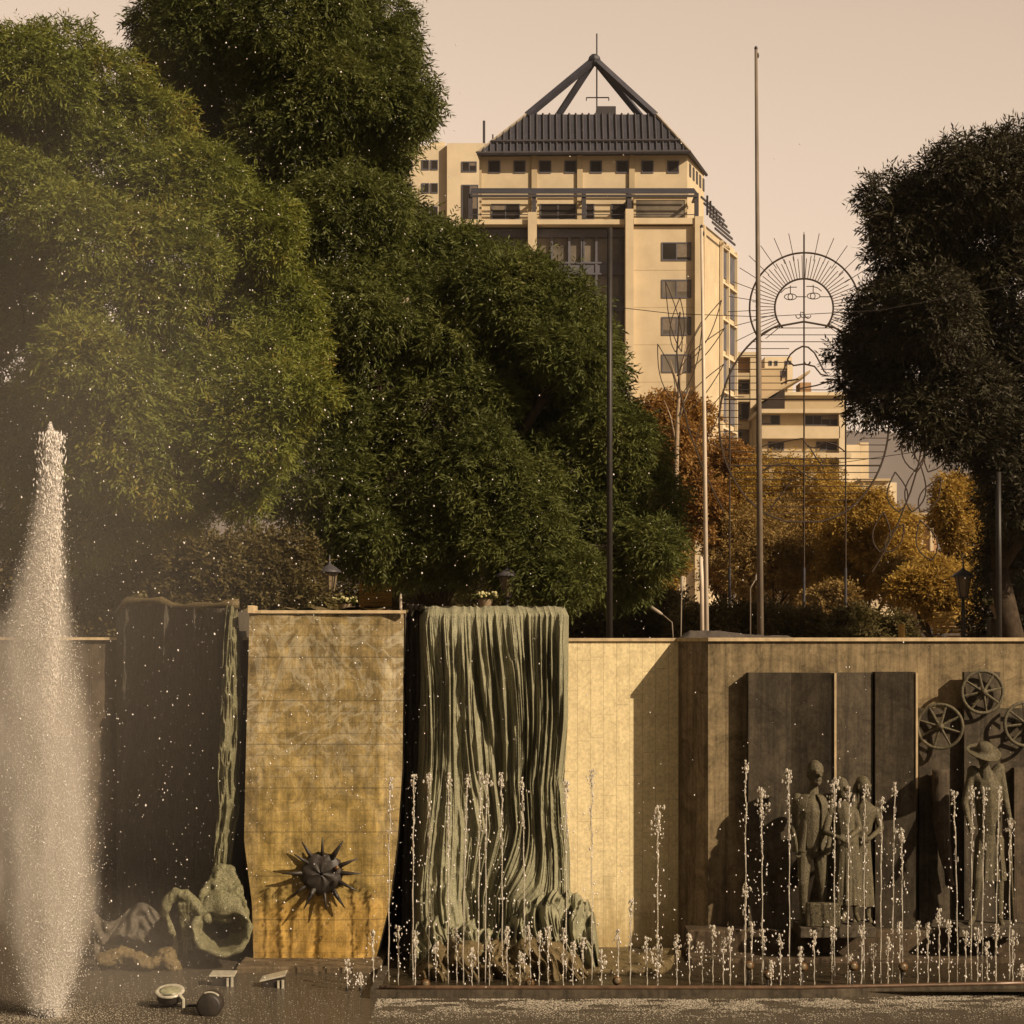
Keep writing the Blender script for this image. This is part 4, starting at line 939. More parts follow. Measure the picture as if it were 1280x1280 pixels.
def pole(name, px0, y0, px1, y1, D, r0, r1, mat, label, cat, ball=False, group=None):
    b = P(px0, 0, D); b.z = TERR; tp = P(px1, y1, D)
    x_at = X(px0, D)+(X(px1,D)-X(px0,D))*0
    o = empty(name, (X(px0,D), D, TERR), label, cat, group)
    m = MB(); m.tube([Vector((X(px0,D), D, TERR)), P(px0, y0, D).lerp(tp, .5), tp], [r0,(r0+r1)/2,r1], 12); m.build('shaft', mat, o, smooth=True)
    m = MB(); m.lathe((X(px0,D),D,TERR), [(r0*3,0),(r0*3,.03),(r0*1.4,.08),(r0*1.2,.2)], 12); m.build('base', M['iron'], o)
    if ball:
        m = MB(); m.ell(tp+Vector((0,0,.02)), (r1*1.15,r1*1.15,r1*1.6)); m.ell(tp+Vector((.03,0,-.10)), (.025,.02,.05)); m.build('finial', M['iron'], o, smooth=True)
    return o
pole('flagpole', 951, 780, 945, 62, 33, .062, .026, M['pole_dull'], 'tallest flagpole, thick grey shaft in front of the wire sun', 'flagpole', True)
pole('flagpole', 884, 775, 877, 285, 34, .045, .026, M['pole_white'], 'thin white flagpole along the right edge of the tower', 'flagpole', True)
pole('flagpole', 879, 772, 876, 696, 35, .045, .035, M['pole_white'], 'short white post leaning beside the thin white flagpole', 'post')
pole('utility_pole', 762, 790, 762, 285, 36, .058, .05, M['black'], 'thin black pole standing before the green tree and tower', 'pole')
pole('utility_pole', 1249, 795, 1248, 590, 37, .06, .05, M['black'], 'dark post under the right hand tree', 'post')
def swan(px, y0, pts_, D, label):
    o = empty('garden_spotlight', (X(px,D), D, TERR), label, 'spotlight', 'garden spotlights on thin stems')
    m = MB(); m.tube([Vector((X(px,D),D,TERR))]+[P(x,y,D) for x, y in pts_[:-1]], .014, 6); m.build('stem', M['pole_dull'], o, smooth=True)
    e1, e2 = P(*pts_[-2], D), P(*pts_[-1], D); m = MB(); m.tube([e1, e1.lerp(e2,.3), e2], [.02,.032,.034], 8); m.build('lamp_head', M['pole_grey'], o, smooth=True)
swan(938, 780, [(938,735),(944,725),(947,718)], 38, 'thin spotlight stem with crooked head left of the thick flagpole')
swan(850, 790, [(852,740),(853,720)], 38, 'thin pale upright spotlight stem near the wall corner')
swan(846, 790, [(840,778),(828,768),(814,759)], 38, 'spotlight on a slanting stem above the limestone wall')
# gravel mound behind the wall corner
def fmound(u, v):
    px = 838+170*u; D = 27.5+4*v; h = np.interp(px,[838,862,900,930,985,1008],[0,.13,.135,.09,.075,0])*np.sin(np.clip(v,0,1)*3.14)**.5*28/24
    return (px-640)/F*D, D, 3.95+h*1.25+.012*vnoise(u*20,v*9)
V_, F_ = grid_surface(fmound, 100, 24); tag(link('gravel_mound', np_mesh('gravel_mound', V_, F_), M['gravel'], smooth=True), 'low grey gravel mound on top of the wall corner, under the flagpoles', 'mound')
q = MB(); q.box(X(830,27), X(1012,31), 27.4, 31.6, TERR, 3.945); tag(q.build('stone_podium', M['relief']), 'low stone podium holding the gravel mound behind the wall', 'podium')
# urns with flowers
def urn(px, base_y, D, label, h=.30):
    base_y += 9
    c = P(px, base_y, D); o = empty('flower_urn', (c.x,c.y,TERR), label, 'flower urn', 'pottery urns with pale flowers')
    zb = c.z
    m = MB(); m.box(c.x-.17,c.x+.17,c.y-.17,c.y+.17,TERR,zb); m.build('pedestal', M['relief'], o, bevel=.01)
    m = MB(); m.lathe((c.x,c.y,zb+.001), [(.08,0),(.07,.03),(.05,.07),(.09,h*.45),(.14,h*.8),(.16,h*.95),(.15,h),(.11,h-.02)], 16); m.build('bowl', M['terracotta'], o, smooth=True)
    rgl = random.Random(px); m = MB()
    for k in range(46):
        q = rgl.random()*6.28; r = .27*rgl.random()**.5; m.ell((c.x+r*math.cos(q), c.y+r*math.sin(q), zb+h+.02+.10*rgl.random()), rgl.uniform(.022,.045), 6, 4)
    m.build('blossoms', M['flower'], o, smooth=True)
    m = MB()
    for k in range(90):
        q = rgl.random()*6.28; r = .25*rgl.random()**.5; b = Vector((c.x+r*math.cos(q)*.6, c.y+r*math.sin(q)*.6, zb+h-.02)); t_ = Vector((c.x+r*1.3*math.cos(q), c.y+r*1.3*math.sin(q), zb+h+.10*rgl.random())); m.tube([b, b.lerp(t_,.5)+Vector((0,0,.03)), t_], [.004,.02,.003], 4)
    m.build('leaves', M['leaf_mid'], o)
urn(392, 762, 40, 'flower urn left of the lantern behind the banner'); urn(431, 763, 40, 'flower urn right of the lantern behind the banner')
urn(1246, 765, 40, 'flower urn with yellow blossoms under the dark tree at right'); urn(100, 768, 40, 'flower urn seen through the spray by the plume'); urn(607, 766, 40, 'flower urn hidden behind the green drapery top', .45)
# benches
def bench(px0, px1, ytop, D, label, yaw=0, legs=True):
    c = Vector((X((px0+px1)/2,D), D, TERR)); w2 = (px1-px0)/2/F*D; zt = Z(ytop, D)
    o = empty('park_bench', c, label, 'bench')
    m = MB(); n = 6
    for k in range(n): z0 = zt-.09-k*.088; m.box(c.x-w2, c.x+w2, c.y+.03*k*-.4, c.y+.03-.03*k*.4, z0, z0+.075)
    m.build('backrest', M['bench'], o, bevel=.006)
    m = MB()
    for k in range(4): m.box(c.x-w2, c.x+w2, c.y-.10-k*.115-.10, c.y-.10-k*.115, zt-.62, zt-.585)
    m.build('seat', M['bench'], o, bevel=.006)
    for sx in (-1,1):
        for sy in (-.5,.03):
            m = MB(); x = c.x+sx*(w2-.06); m.box(x-.03,x+.03,c.y+sy,c.y+sy+.06, TERR, zt-.62 if sy<0 else zt+.03); m.build('leg', M['bench'], o)
bench(449, 490, 729, 44, 'mustard slatted bench under the leaning trunk, behind the banner')
bench(1166, 1232, 764, 46, 'long orange bench behind the lantern at right')
bench(690, 712, 722, 48, 'small tan bench behind the right end of the green drapery')
q = MB(); q.lathe((X(1127,42),42,TERR), [(.09,0),(.09,.1),(.075,.12),(.075,1.25),(.085,1.3),(.05,1.36)], 12); tag(q.build('bollard', M['bench'], smooth=True), 'short orange bollard among the shrubs above the relief wall', 'bollard')
q = MB(); q.tube([P(501,775,41),P(501,748,41),P(501,741,41)], [.03,.03,.012], 8); tag(q.build('marker_post', M['pole_white']), 'tiny pale post just left of the green drapery top', 'post')
# low pale stone kerb seen under the right tree
q = MB(); q.box(X(1080,52), X(1400,52), 52, 52.5, TERR, Z(785,52)); tag(q.build('low_wall', M['gravel'], bevel=.02), 'low grey stone wall at the back of the plaza, right', 'low wall')

# ------------------------------------------------------------------ wire coat of arms
SD = 47.0
so = empty('wire_sun_sculpture', (X(1005,SD), SD, TERR), 'huge wire coat of arms with a smiling sun face and rays', 'sculpture')
def wire(name, paths, r=.028, mat='ring_wire', par=so, n=5):
    m = MB()
    for p in paths:
        m.tube([P(x, y, SD) for x, y in p], r*.72, n)
    return m.build(name, M[mat], par)
def circ(cx, cy, rx, ry, a0=0, a1=360, n=60): return [(cx+rx*math.cos(math.radians(a0+(a1-a0)*i/n)), cy-ry*math.sin(math.radians(a0+(a1-a0)*i/n))) for i in range(n+1)]
wire('outer_ring', [circ(1006,385,69,69,-38,218)], .034); wire('face_ring', [circ(1005,385,36.5,36.5,-43,223)], .034)
ry = []
for k in range(-9, 54):
    q = math.radians(k*5.0-2+ 0)
    if -42 < math.degrees(q) < 222: ry.append([(1005+37*math.cos(q), 385-37*math.sin(q)), (1006+(62+4*(k%2))*math.cos(q), 385-(62+4*(k%2))*math.sin(q))])
wire('short_rays', ry, .014)
ry = []
for k in range(-2, 18):
    q = math.radians(90+(k-7.5)*11.6+5.8)
    ry.append([(1005+60*math.cos(q), 385-60*math.sin(q)), (1005+95*math.cos(q), 385-95*math.sin(q))])
wire('long_rays', ry, .013)
wire('face_lines', [circ(988,371,7.5,3.8), circ(1017,370,8,3.8), circ(988,371,3,3.6,n=14), circ(1016,370,3,3.6,n=14), [(988,367),(988,357)], [(1016.5,366),(1016.5,356)],
    [(976,366),(981,361),(988,359),(996,359)], [(1008,358),(1016,358),(1022,360),(1027,364)], [(996,371),(1008,371)], [(1025,371),(1041,371)],
    [(1005,391),(1001,390),(1000,394),(1003,397),(1006,397),(1011,396)], circ(998,394,3.2,4,180,360,10), circ(1010,394,3.5,4,180,360,10)], .016)
def oval_x(y):      # half width of the shield oval
    t = (y-402)/252; t = min(max(t,0),1); return 101*math.sqrt(max(0,1-(2*t-1)**2))**.9*(1+.05*math.sin(t*3))
ov = [(1005-oval_x(y), y) for y in np.linspace(402,652,40)]+[(1005+oval_x(y), y) for y in np.linspace(652,402,40)]
wire('shield_oval', [ov], .036)
bars = []
for i, y in enumerate(np.arange(410, 648, 8.6)):
    w_ = oval_x(y)
    if 430 < y < 480: g_ = 22-abs(y-470)*.1; bars += [[(1005-w_, y),(1005-g_, y)], [(1005+g_, y),(1005+w_, y)]]
    elif y >= 492 and y < 560: bars += [[(1005-w_, y),(1005-w_+28, y)], [(1005+w_-34, y),(1005+w_, y)]]
    else: bars.append([(1005-w_, y),(1005+w_, y)])
wire('shield_bars', bars, .015)
wire('support_frame', [[(1005,293),(1005,720)], [(1057,460),(1057,790)], [(912,460),(912,790)], [(905,499),(1106,499)], [(910,582),(1102,582)]], .030)
m = MB()
for x in (912,1005,1057): m.tube([Vector((X(x,SD),SD,TERR)), P(x,710,SD)], .035, 8)
m.build('support_post', M['steel'], so)
wire('cap_outline', [[(984,450),(988,443),(995,437),(1003,433),(1010,434),(1018,441),(1024,452),(1030,464),(1036,470),(1026,468),(1018,458),(1005,455),(992,457),(984,450)], circ(1009,450,4,6,200,340,10), [(976,480),(985,476),(998,474)], [(976,476),(979,464),(984,452)]], .03)
wire('clasped_hands', [[(945,562),(958,556),(975,553),(990,550),(1003,548),(1010,558),(1018,560),(1030,552),(1045,556),(1058,566)], [(950,590),(965,582),(985,578),(996,586),(1010,596),(1022,600)], [(998,486),(1020,482),(1040,476)], [(960,640),(975,620),(990,600)],[(1010,556),(1020,572),(1030,585)]], .026)
def leafpath(x0, y0, x1, y1, w):
    d = Vector((x1-x0, y1-y0)); nrm = Vector((-d.y, d.x)).normalized()*w; o0 = Vector((x0,y0))
    r_ = [o0+d*t+nrm*math.sin(math.pi*t**.8) for t in np.linspace(0,1,9)]; l_ = [o0+d*t-nrm*math.sin(math.pi*t**.8) for t in np.linspace(1,0,9)]
    return [(p.x,p.y) for p in r_+l_]
for x0,y0,x1,y1,w_ in ((852,440,832,352,6),(844,440,850,372,9),(860,452,902,375,8),(846,470,906,410,7),(848,498,878,400,9),(848,520,905,455,7),(842,500,822,430,8),(870,560,905,490,8)):
    wire('laurel_leaf', [leafpath(x0,y0,x1,y1,w_)], .017)
wire('laurel_stem', [[(905,640),(880,590),(862,540),(850,490),(846,440),(850,390)]], .03)
for x0,y0,x1,y1,w_ in ((1124,640,1119,590,13),(1140,640,1150,580,13),(1150,640,1176,597,11),(1146,590,1135,530,14),(1160,590,1188,530,15),(1100,690,1104,640,11),(1108,690,1130,655,9),(1165,700,1150,650,13),(1150,580,1146,520,8)):
    wire('laurel_leaf', [leafpath(x0,y0,x1,y1,w_)], .026)
wire('laurel_stem', [[(1090,715),(1105,690),(1122,655),(1138,615),(1147,585),(1155,545),(1160,500)]], .03)
# overhead cables
def cable(pts_, D0, D1, label):
    m = MB(); P_ = []
    for i in range(len(pts_)-1):
        (x0,y0),(x1,y1) = pts_[i], pts_[i+1]
        for k in range(6): t = (i*6+k)/((len(pts_)-1)*6); xx = x0+(x1-x0)*k/6; yy = y0+(y1-y0)*k/6; P_.append(P(xx,yy,D0+(D1-D0)*t))
    P_.append(P(*pts_[-1], D1)); m.tube(P_, .007, 5); tag(m.build('overhead_cable', M['black']), label, 'cable')
cable([(762,383),(840,392),(950,396),(1100,388),(1300,350)], 36, 36, 'thin upper cable running right from the black pole')
cable([(762,478),(900,560),(1040,580),(1180,560),(1300,525)], 36, 44, 'thin lower cable sagging behind the wire sun')
# ================================================================== THE TOWER
TD = 150.0
tw = empty('office_tower', (X(735,TD), TD+4, TERR), 'tall cream tower with slate pyramid roof and open apex beams', 'building')
def tbox(m, x0, x1, y0, y1, d0, d1, Dref=None):
    """box given by pixel extents on plane d0"""
    r = Dref or d0; m.box(X(x0,r), X(x1,r), d0, d1, Z(y1,r), Z(y0,r)); return m
WF = 151.0      # face of the two upper storeys
MF = 148.0      # face of the main shaft
# upper storeys body (plan: trapezoid whose right side opens to the view)
m = MB()
zt = Z(192,WF); zb = Z(281,MF)
a0 = (X(600,WF), WF); a1 = (X(859,WF), WF); a2 = (X(880,157), 157); a3 = (X(600,WF)+.5, 157)
m.pbox(a0, a1, a2, a3, zb-1, zt); m.build('upper_wall', M['cream'], tw)
for px, w_ in ((668,7),(725,7),(790,7),(600.5,3)):
    m = MB(); tbox(m, px-w_/2, px+w_/2, 193, 281, WF-.22, WF-.003); m.build('pilaster', M['ochre_cream'], tw)
wrand = random.Random(9)
M['blind'] = simple('window_blind', (.17,.135,.10), .7, 0, .2, 3)
def window(px0, px1, py0, py1, face, glassm='glass', nv=1, par=tw, fr='mullion', sill=True):
    x0, x1, z0, z1 = X(px0,face), X(px1,face), Z(py1,face), Z(py0,face)
    f = MB(); t_ = .09; d0 = face-.07
    f.box(x0, x0+t_, d0, face-.004, z0, z1); f.box(x1-t_, x1, d0, face-.004, z0, z1); f.box(x0+t_, x1-t_, d0, face-.004, z1-t_, z1); f.box(x0+t_, x1-t_, d0, face-.004, z0, z0+t_)
    for k in range(1, nv+1):
        if nv: xm = x0+(x1-x0)*k/(nv+1); f.box(xm-.04, xm+.04, d0+.01, face-.004, z0+t_, z1-t_)
    o = f.build('window', M[fr], par)
    g_ = MB(); g_.box(x0+t_+.002, x1-t_-.002, face-.03, face-.006, z0+t_+.002, z1-t_-.002); g_.build('pane', M[glassm], o)
    if nv and wrand.random() < .55:      # a half drawn blind behind one leaf
        k = wrand.random(); b_ = MB(); xm = (x0+x1)/2; l_, r_ = ((x0+t_+.01, xm-.05) if k < .5 else (xm+.05, x1-t_-.01)); b_.box(l_, r_, face-.036, face-.031, z1-t_-(z1-z0)*wrand.uniform(.25,.8), z1-t_-.003); b_.build('blind', M['blind'], o)
    return o
for cx in (617.9,649.5,681.5,713,745,777.8,809.4,841.4): window(cx-7.5, cx+7.5, 201, 216.5, WF, nv=0)
for x0, x1 in ((614,650),(675,720),(732,743),(764,783)): window(x0, x1, 255, 275, WF, nv=1 if x1-x0>20 else 0)
m = MB(); tbox(m, 794, 857, 250, 275, WF-1.2, WF-.01); m.build('glazed_room', M['glass_brown'], tw)
m = MB(); tbox(m, 792, 859, 246, 250, WF-1.25, WF-.01); tbox(m, 792, 795, 250, 276, WF-1.25, WF-1.21); tbox(m, 856, 859, 250, 276, WF-1.25, WF-1.21); m.build('glazed_room_frame', M['ochre_cream'], tw)
# side windows on the right face of the upper storeys
sx = Vector((a2[0]-a1[0], a2[1]-a1[1], 0)).normalized(); nx_ = Vector((sx.y, -sx.x, 0)); A1 = Vector((a1[0], a1[1], 0))
def sidebox(m, base, s0, s1, z0, z1, off0, off1):
    p = [base+sx*s0+nx_*off0, base+sx*s0+nx_*off1, base+sx*s1+nx_*off1, base+sx*s1+nx_*off0]
    m.pbox(*[(q.x, q.y) for q in p], z0, z1); return m
for k in range(5):
    m = MB(); sidebox(m, A1, 0.7+k*1.25, 1.3+k*1.25, zt-1.6, zt-.6, .003, .05); m.build('window', M['glass'], tw)
# main shaft
c0 = (X(585,MF)-3.5, MF+1); c1 = (X(876,MF), MF); c2 = (X(914,157.5), 157.5); c3 = (X(585,MF)-2, 157.5)
m = MB(); m.pbox((X(792,MF), MF), c1, c2, (X(792,MF)+1, 157.5), TERR, Z(283,MF)); m.build('shaft_wall', M['cream'], tw)
m = MB(); m.pbox(c0, (X(792,MF)-.002, MF+1), (X(792,MF)-.002, 157.5), c3, TERR, Z(290,MF)); m.build('curtain_wall', M['glass_brown'], tw)
m = MB()
for yb in range(326, 800, 46): m.box(X(577,MF), X(784,MF), MF+.80, MF+.995, Z(yb+14,MF), Z(yb,MF))
m.box(X(577,MF), X(784,MF), MF+.7, MF+.995, Z(294,MF), Z(284,MF)); m.build('spandrel', M['mullion'], tw)
m = MB()
for px in (598,616,634,652,690,712,728,729.8,746,764,776): m.box(X(px,MF)-.09, X(px,MF)+.09, MF+.72, MF+.996, TERR, Z(284,MF))
for yb in range(326, 800, 46):
    m.box(X(577,MF), X(784,MF), MF+.70, MF+.79, Z(yb+1.2,MF), Z(yb-1,MF)); m.box(X(577,MF), X(784,MF), MF+.70, MF+.79, Z(yb+15,MF), Z(yb+13,MF))
m.build('mullion', M['mullion'], tw)
for (x0, x1, y0) in ((660,671,265),(782,792,261)):
    m = MB(); tbox(m, x0, x1, y0, 2000, MF-.7, MF+.69); m.v = [(x,y,max(z,TERR)) for x,y,z in m.v]; m.build('pier', M['cream'], tw)
m = MB(); m.box(X(868,MF), X(878,MF), MF-.5, MF-.003, TERR, Z(272,MF)); m.build('pier', M['cream'], tw)
m = MB(); m.box(X(577,MF), X(660,MF)-.003, MF-.35, WF-.01, Z(281.5,MF), Z(275.5,MF)); m.box(X(671,MF)+.003, X(782,MF)-.003, MF-.35, WF-.01, Z(281.5,MF), Z(275.5,MF)); m.box(X(792,MF)+.003, X(868,MF)-.003, MF-.35, WF-.01, Z(281,MF), Z(273.5,MF))
m.build('parapet', M['cream'], tw)
m = MB()
for y in (269,): m.tube([(X(585,MF),MF-.2,Z(y,MF)),(X(868,MF),MF-.2,Z(y,MF))], .035, 5)
m.build('railing', M['steel'], tw)
for k in range(8):
    y = 303+k*46.6; window(827, 864, y, y+23, MF, 'glass_brown' if k else 'glass', 1)
m = MB()
for k in range(1, 8): m.box(X(792,MF), X(868,MF), MF-.012, MF-.003, Z(291+k*46.6,MF)-.02, Z(291+k*46.6,MF)+.02)
m.build('floor_joint', M['ochre_cream'], tw)
# right flank: cream strip, then glazed bays with white frames
B1 = Vector((c1[0], c1[1], 0)); sv = Vector((c2[0]-c1[0],c2[1]-c1[1],0)).normalized(); nv_ = Vector((sv.y,-sv.x,0))
def flank(m, s0, s1, z0, z1, o0, o1):
    p = [B1+sv*s0+nv_*o0, B1+sv*s0+nv_*o1, B1+sv*s1+nv_*o1, B1+sv*s1+nv_*o0]; m.pbox(*[(q.x,q.y) for q in p], z0, z1); return m
m = MB(); flank(m, .02, 10.0, TERR, Z(281,MF), .002, .30); m.build('flank_wall', M['cream'], tw)
for k in range(11):
    z1 = Z(296,MF)-k*2.88; m = MB(); flank(m, 4.9, 6.9, z1-2.1, z1, .303, .36); flank(m, 7.3, 9.9, z1-2.1, z1, .303, .36); m.build('window', M['mullion'], tw)
m = MB()
for s in (4.7, 6.9, 9.75): flank(m, s, s+.2, TERR, Z(286,MF), .363, .60)
for k in range(12):
    z1 = Z(292,MF)-k*2.88; flank(m, 4.91, 6.89, z1-.10, z1+.06, .365, .58); flank(m, 7.11, 9.74, z1-.10, z1+.06, .365, .58)
m.build('balcony_frame', M['white_render'], tw)
# pergola on the terrace
m = MB()
zp = Z(228,MF+1.0)
for k in range(8):
    yy = MF+.2+k*.36; z_ = Z(241,MF)+k*.13; m.box(X(588,MF), X(872,MF), yy, yy+.09, z_, z_+.09)
m.build('pergola_slats', M['slate'], tw)
m = MB()
for px in (588,667.5,730,787,871): m.box(X(px,MF)-.16, X(px,MF)+.16, MF+.1, MF+.42, Z(276,MF), Z(241,MF)-.003); m.pbox((X(px,MF)-.13,MF+.0),(X(px,MF)+.13,MF+.0),(X(px,MF)+.13,MF+3.0),(X(px,MF)-.13,MF+3.0), Z(243,MF), Z(241,MF)-.002)
m.box(X(588,MF), X(872,MF), MF+.0, MF+.18, Z(246,MF), Z(243.2,MF))
for k in range(14): m.box(X(589,MF)-.10-k*.0, X(589,MF)+.0, MF+.4+k*.2, MF+.5+k*.2, Z(276,MF), Z(243.5,MF)) if k%4==0 else None
m.build('pergola_frame', M['steel'], tw)
m = MB()
for k in range(6): flank(m, .5+k*1.0, .6+k*1.0, Z(274,MF)+.4, Z(243,MF)-k*.2, .3, .45)
for k in range(6): flank(m, .3, 7, Z(243,MF)-.2-k*.5, Z(243,MF)-.05-k*.5, -.1+k*.22, .0+k*.22)
m.build('pergola_slats', M['steel'], tw)
# slate roof
E0 = Vector((X(596,150),150,Z(192,150))); E1 = Vector((X(862,150),150,Z(190,150))); E2 = Vector((X(883,157.4),157.4,E1.z)); E3 = Vector((E0.x+.5,157.4,E0.z))
T0 = Vector((X(659,152),152,Z(143,152))); T1 = Vector((X(819,152),152,Z(143,152))); T2 = Vector((X(812,155.5),155.5,T0.z)); T3 = Vector((X(688,155.5),155.5,T0.z))
m = MB(); m.add([E0,E1,E2,E3,T0,T1,T2,T3], [(0,1,5,4),(1,2,6,5),(2,3,7,6),(3,0,4,7),(4,5,6,7),(3,2,1,0)]); m.build('roof', M['slate'], tw)
roof_o = [o for o in tw.children if o.name.startswith('roof')][-1]
m = MB()
for k in range(33):
    t = k/32; b = E0.lerp(E1, t); tt = T0.lerp(T1, t)
    # seams run straight up the slope: parallel, clipped by the hips
    bx = b.x; z0 = E0.z; f0 = (bx-E0.x)/(E1.x-E0.x)
    s_l = (bx-E0.x)/(T0.x-E0.x) if bx < T0.x else 1; s_r = (E1.x-bx)/(E1.x-T1.x) if bx > T1.x else 1
    s = max(.02, min(1, s_l, s_r)); top = Vector((bx, 150+2*s, E0.z+(T0.z-E0.z)*s)); lo = Vector((bx,150,z0+(E1.z-E0.z)*f0))
    m.tube([lo+Vector((0,-.06,.06)), top+Vector((0,-.06,.06))], .085, 4)
m.build('roof_seam', M['steel'], roof_o)
m = MB(); m.tube([E0+Vector((0,-.08,0)), E1+Vector((0,-.08,0))], .16, 6); s=.27; q0=E0.lerp(T0,s); q1=E1.lerp(T1,s); m.tube([q0+Vector((0,-.08,.1)), q1+Vector((0,-.08,.1))], .12, 5); m.tube([E1,E2], .14, 6)
m.build('eave_gutter', M['steel'], roof_o)
m = MB(); m.tube([E1+Vector((.0,-.05,.05)), T1+Vector((0,-.05,.05))], .12, 5); m.tube([E0+Vector((.0,-.05,.05)), T0+Vector((0,-.05,.05))], .10, 5); m.build('hip_cap', M['pole_grey'], roof_o)
AP = P(743, 75, 153.8)
for q in (T0, T1, T2, T3):
    m = MB(); m.tube([q+Vector((0,0,-.1)), AP], .32, 4); m.build('apex_beam', M['slate'], tw)
m = MB(); m.ell(AP, .5, 8, 6); m.build('apex_cap', M['slate'], tw)
m = MB(); m.tube([Vector((X(746,154),154,T0.z)), Vector((X(746,154),154,Z(42,154)))], .06, 5); m.tube([P(733,122,154),P(761,122,154)], .05, 4); m.tube([P(733,122,154),P(733,126,154)], .04, 4); m.tube([P(761,122,154),P(761,126,154)], .04, 4)
m.build('antenna', M['steel'], tw)
m = MB(); m.box(X(745,154), X(769,154), 153, 155, T0.z+.003, Z(137,154)); m.build('plant_box', M['steel'], tw)

# ------------------------------------------------------------------ pale block left of the tower
LD = 172
lb = empty('apartment_block', (X(545,LD), LD+6, TERR), 'pale flat roofed apartment block left of the tower, half behind the green tree', 'building')
m = MB(); m.box(X(470,LD), X(559,LD), LD, LD+14, TERR, Z(182,LD)); m.build('wall', M['white_render'], lb)
m = MB(); m.box(X(559,LD)+.003, X(606,LD), LD-.6, LD+14, TERR, Z(181,LD)); m.build('wall', M['white_render'], lb)
m = MB(); m.box(X(536,LD), X(556,LD), LD+1, LD+6, Z(182,LD)+.003, Z(174,LD)); m.build('roof_box', M['white_render'], lb)
m = MB(); m.tube([P(605,181,LD),P(605,151,LD)], .12, 5); m.tube([P(616,190,LD),P(616,168,LD)], .07, 5); m.build('antenna', M['steel'], lb)
for y in (200,229,258,287):
    for x in (527,538): window(x, x+9.5, y, y+12.5, LD, par=lb, nv=0)
    for x in (495,506): window(x, x+9.5, y, y+12.5, LD, par=lb, nv=0)
window(577, 596, 202, 215, LD-.6, par=lb); window(577, 598, 231, 275, LD-.6, par=lb)
# ------------------------------------------------------------------ terraced apartments right of the tower
AD = 215
def bld(label, loc_px, D, specs, wins, cat='building', name='apartment_building'):
    o = empty(name, (X(loc_px,D), D+5, TERR), label, cat)
    for i, (x0,x1,y0,y1,d0,dep,mat,nm) in enumerate(specs):
        m = MB(); z0 = max(TERR, Z(y1,d0)) if y1 < 790 else TERR; m.box(X(x0,d0), X(x1,d0), d0, d0+dep, z0, Z(y0,d0)); m.build(nm, M[mat], o)
    for (x0,x1,y0,y1,d0,nv) in wins: window(x0,x1,y0,y1,d0,par=o,nv=nv,fr='brown_render' if False else 'mullion')
    return o
bld('ochre balcony block just right of the tower', 932, AD, [
    (905,952,446,795,AD,12,'brown_render','wall'),(903,950,440,446,AD-1.2,13.1,'cream','roof'),(938,949,446.1,795,AD-1.1,1.05,'cream','pier'),
    (905,937,466,474,AD-1.3,1.25,'ochre_cream','balcony'),(905,937,493,502,AD-1.3,1.25,'ochre_cream','balcony'),(905,937,527,536,AD-1.3,1.25,'ochre_cream','balcony'),(905,937,560,568,AD-1.3,1.25,'ochre_cream','balcony')],
    [(918,936,476,491,AD,1),(918,936,504,524,AD,1),(918,936,538,556,AD,1),(918,936,572,590,AD,1)])
bld('cream block with round attic openings behind the wire sun', 965, AD+6, [
    (950,986,460,795,AD+6,12,'ochre_cream','wall'),(984.2,991,456,795,AD+5.8,1,'white_render','pier'),(956,990,446,460,AD+7,8,'white_render','attic')],
    [(976,983,463,472,AD+6,0)]+[(x,x+4,451,457,AD+7,0) for x in (961,968,981,989-4)])
bld('stepped cream apartments with long window bands and sloping roof', 1005, AD-8, [
    (950,1056,514,795,AD-8,14,'ochre_cream','wall'),(948,1064,511,516,AD-9.2,15,'cream','floor_slab'),(1049,1057,516.1,640,AD-9,1,'white_render','pier'),(980,1058,494,511,AD-5,10,'ochre_cream','wall'),
    (978,1060,490,494,AD-5.6,11,'white_render','floor_slab'),(1000,1014,478,490,AD-4,3,'brown_render','chimney'),(948,1050,533,548,AD-9,.95,'cream','balcony'),(948,1064,566,572,AD-9.1,1.05,'cream','floor_slab'),
    (1057.2,1075,556,795,AD-6,10,'white_render','wall'),(1075.2,1086,553,795,AD-4,10,'cream','wall')],
    [(952,975,519,531,AD-8,1),(1006,1048,519,532,AD-8,3),(1020,1046,552,563,AD-8,1),(960,980,552,563,AD-8,1),(1018,1046,577,590,AD-8,1)])
m = MB(); d = AD-7; m.add([(X(952,d),d,Z(513,d)),(X(981,d),d,Z(513,d)),(X(981,d),d,Z(487,d)),(X(952,d),d,Z(505,d)),(X(952,d),d+6,Z(513,d)),(X(981,d),d+6,Z(513,d)),(X(981,d),d+6,Z(487,d)),(X(952,d),d+6,Z(505,d))],[(0,1,2,3),(7,6,5,4),(0,4,5,1),(1,5,6,2),(2,6,7,3),(3,7,4,0)])
ob = [o for o in bpy.data.objects if o.name.startswith('apartment_building') and 'stepped' in o.get('label','')][0]
m.build('sloping_attic', M['glass'], ob)
m = MB(); m.add([(X(950,d)-.2,d-.5,Z(505,d)+.02),(X(1012,d),d-.5,Z(466,d)),(X(1012,d),d+6,Z(466,d)),(X(950,d)-.2,d+6,Z(505,d)+.02),(X(950,d)-.2,d-.5,Z(505,d)+.3),(X(1012,d),d-.5,Z(466,d)+.28),(X(1012,d),d+6,Z(466,d)+.28),(X(950,d)-.2,d+6,Z(505,d)+.3)],[(3,2,1,0),(4,5,6,7),(0,1,5,4),(1,2,6,5),(2,3,7,6),(3,0,4,7)]); m.build('sloping_roof', M['ochre_cream'], ob)
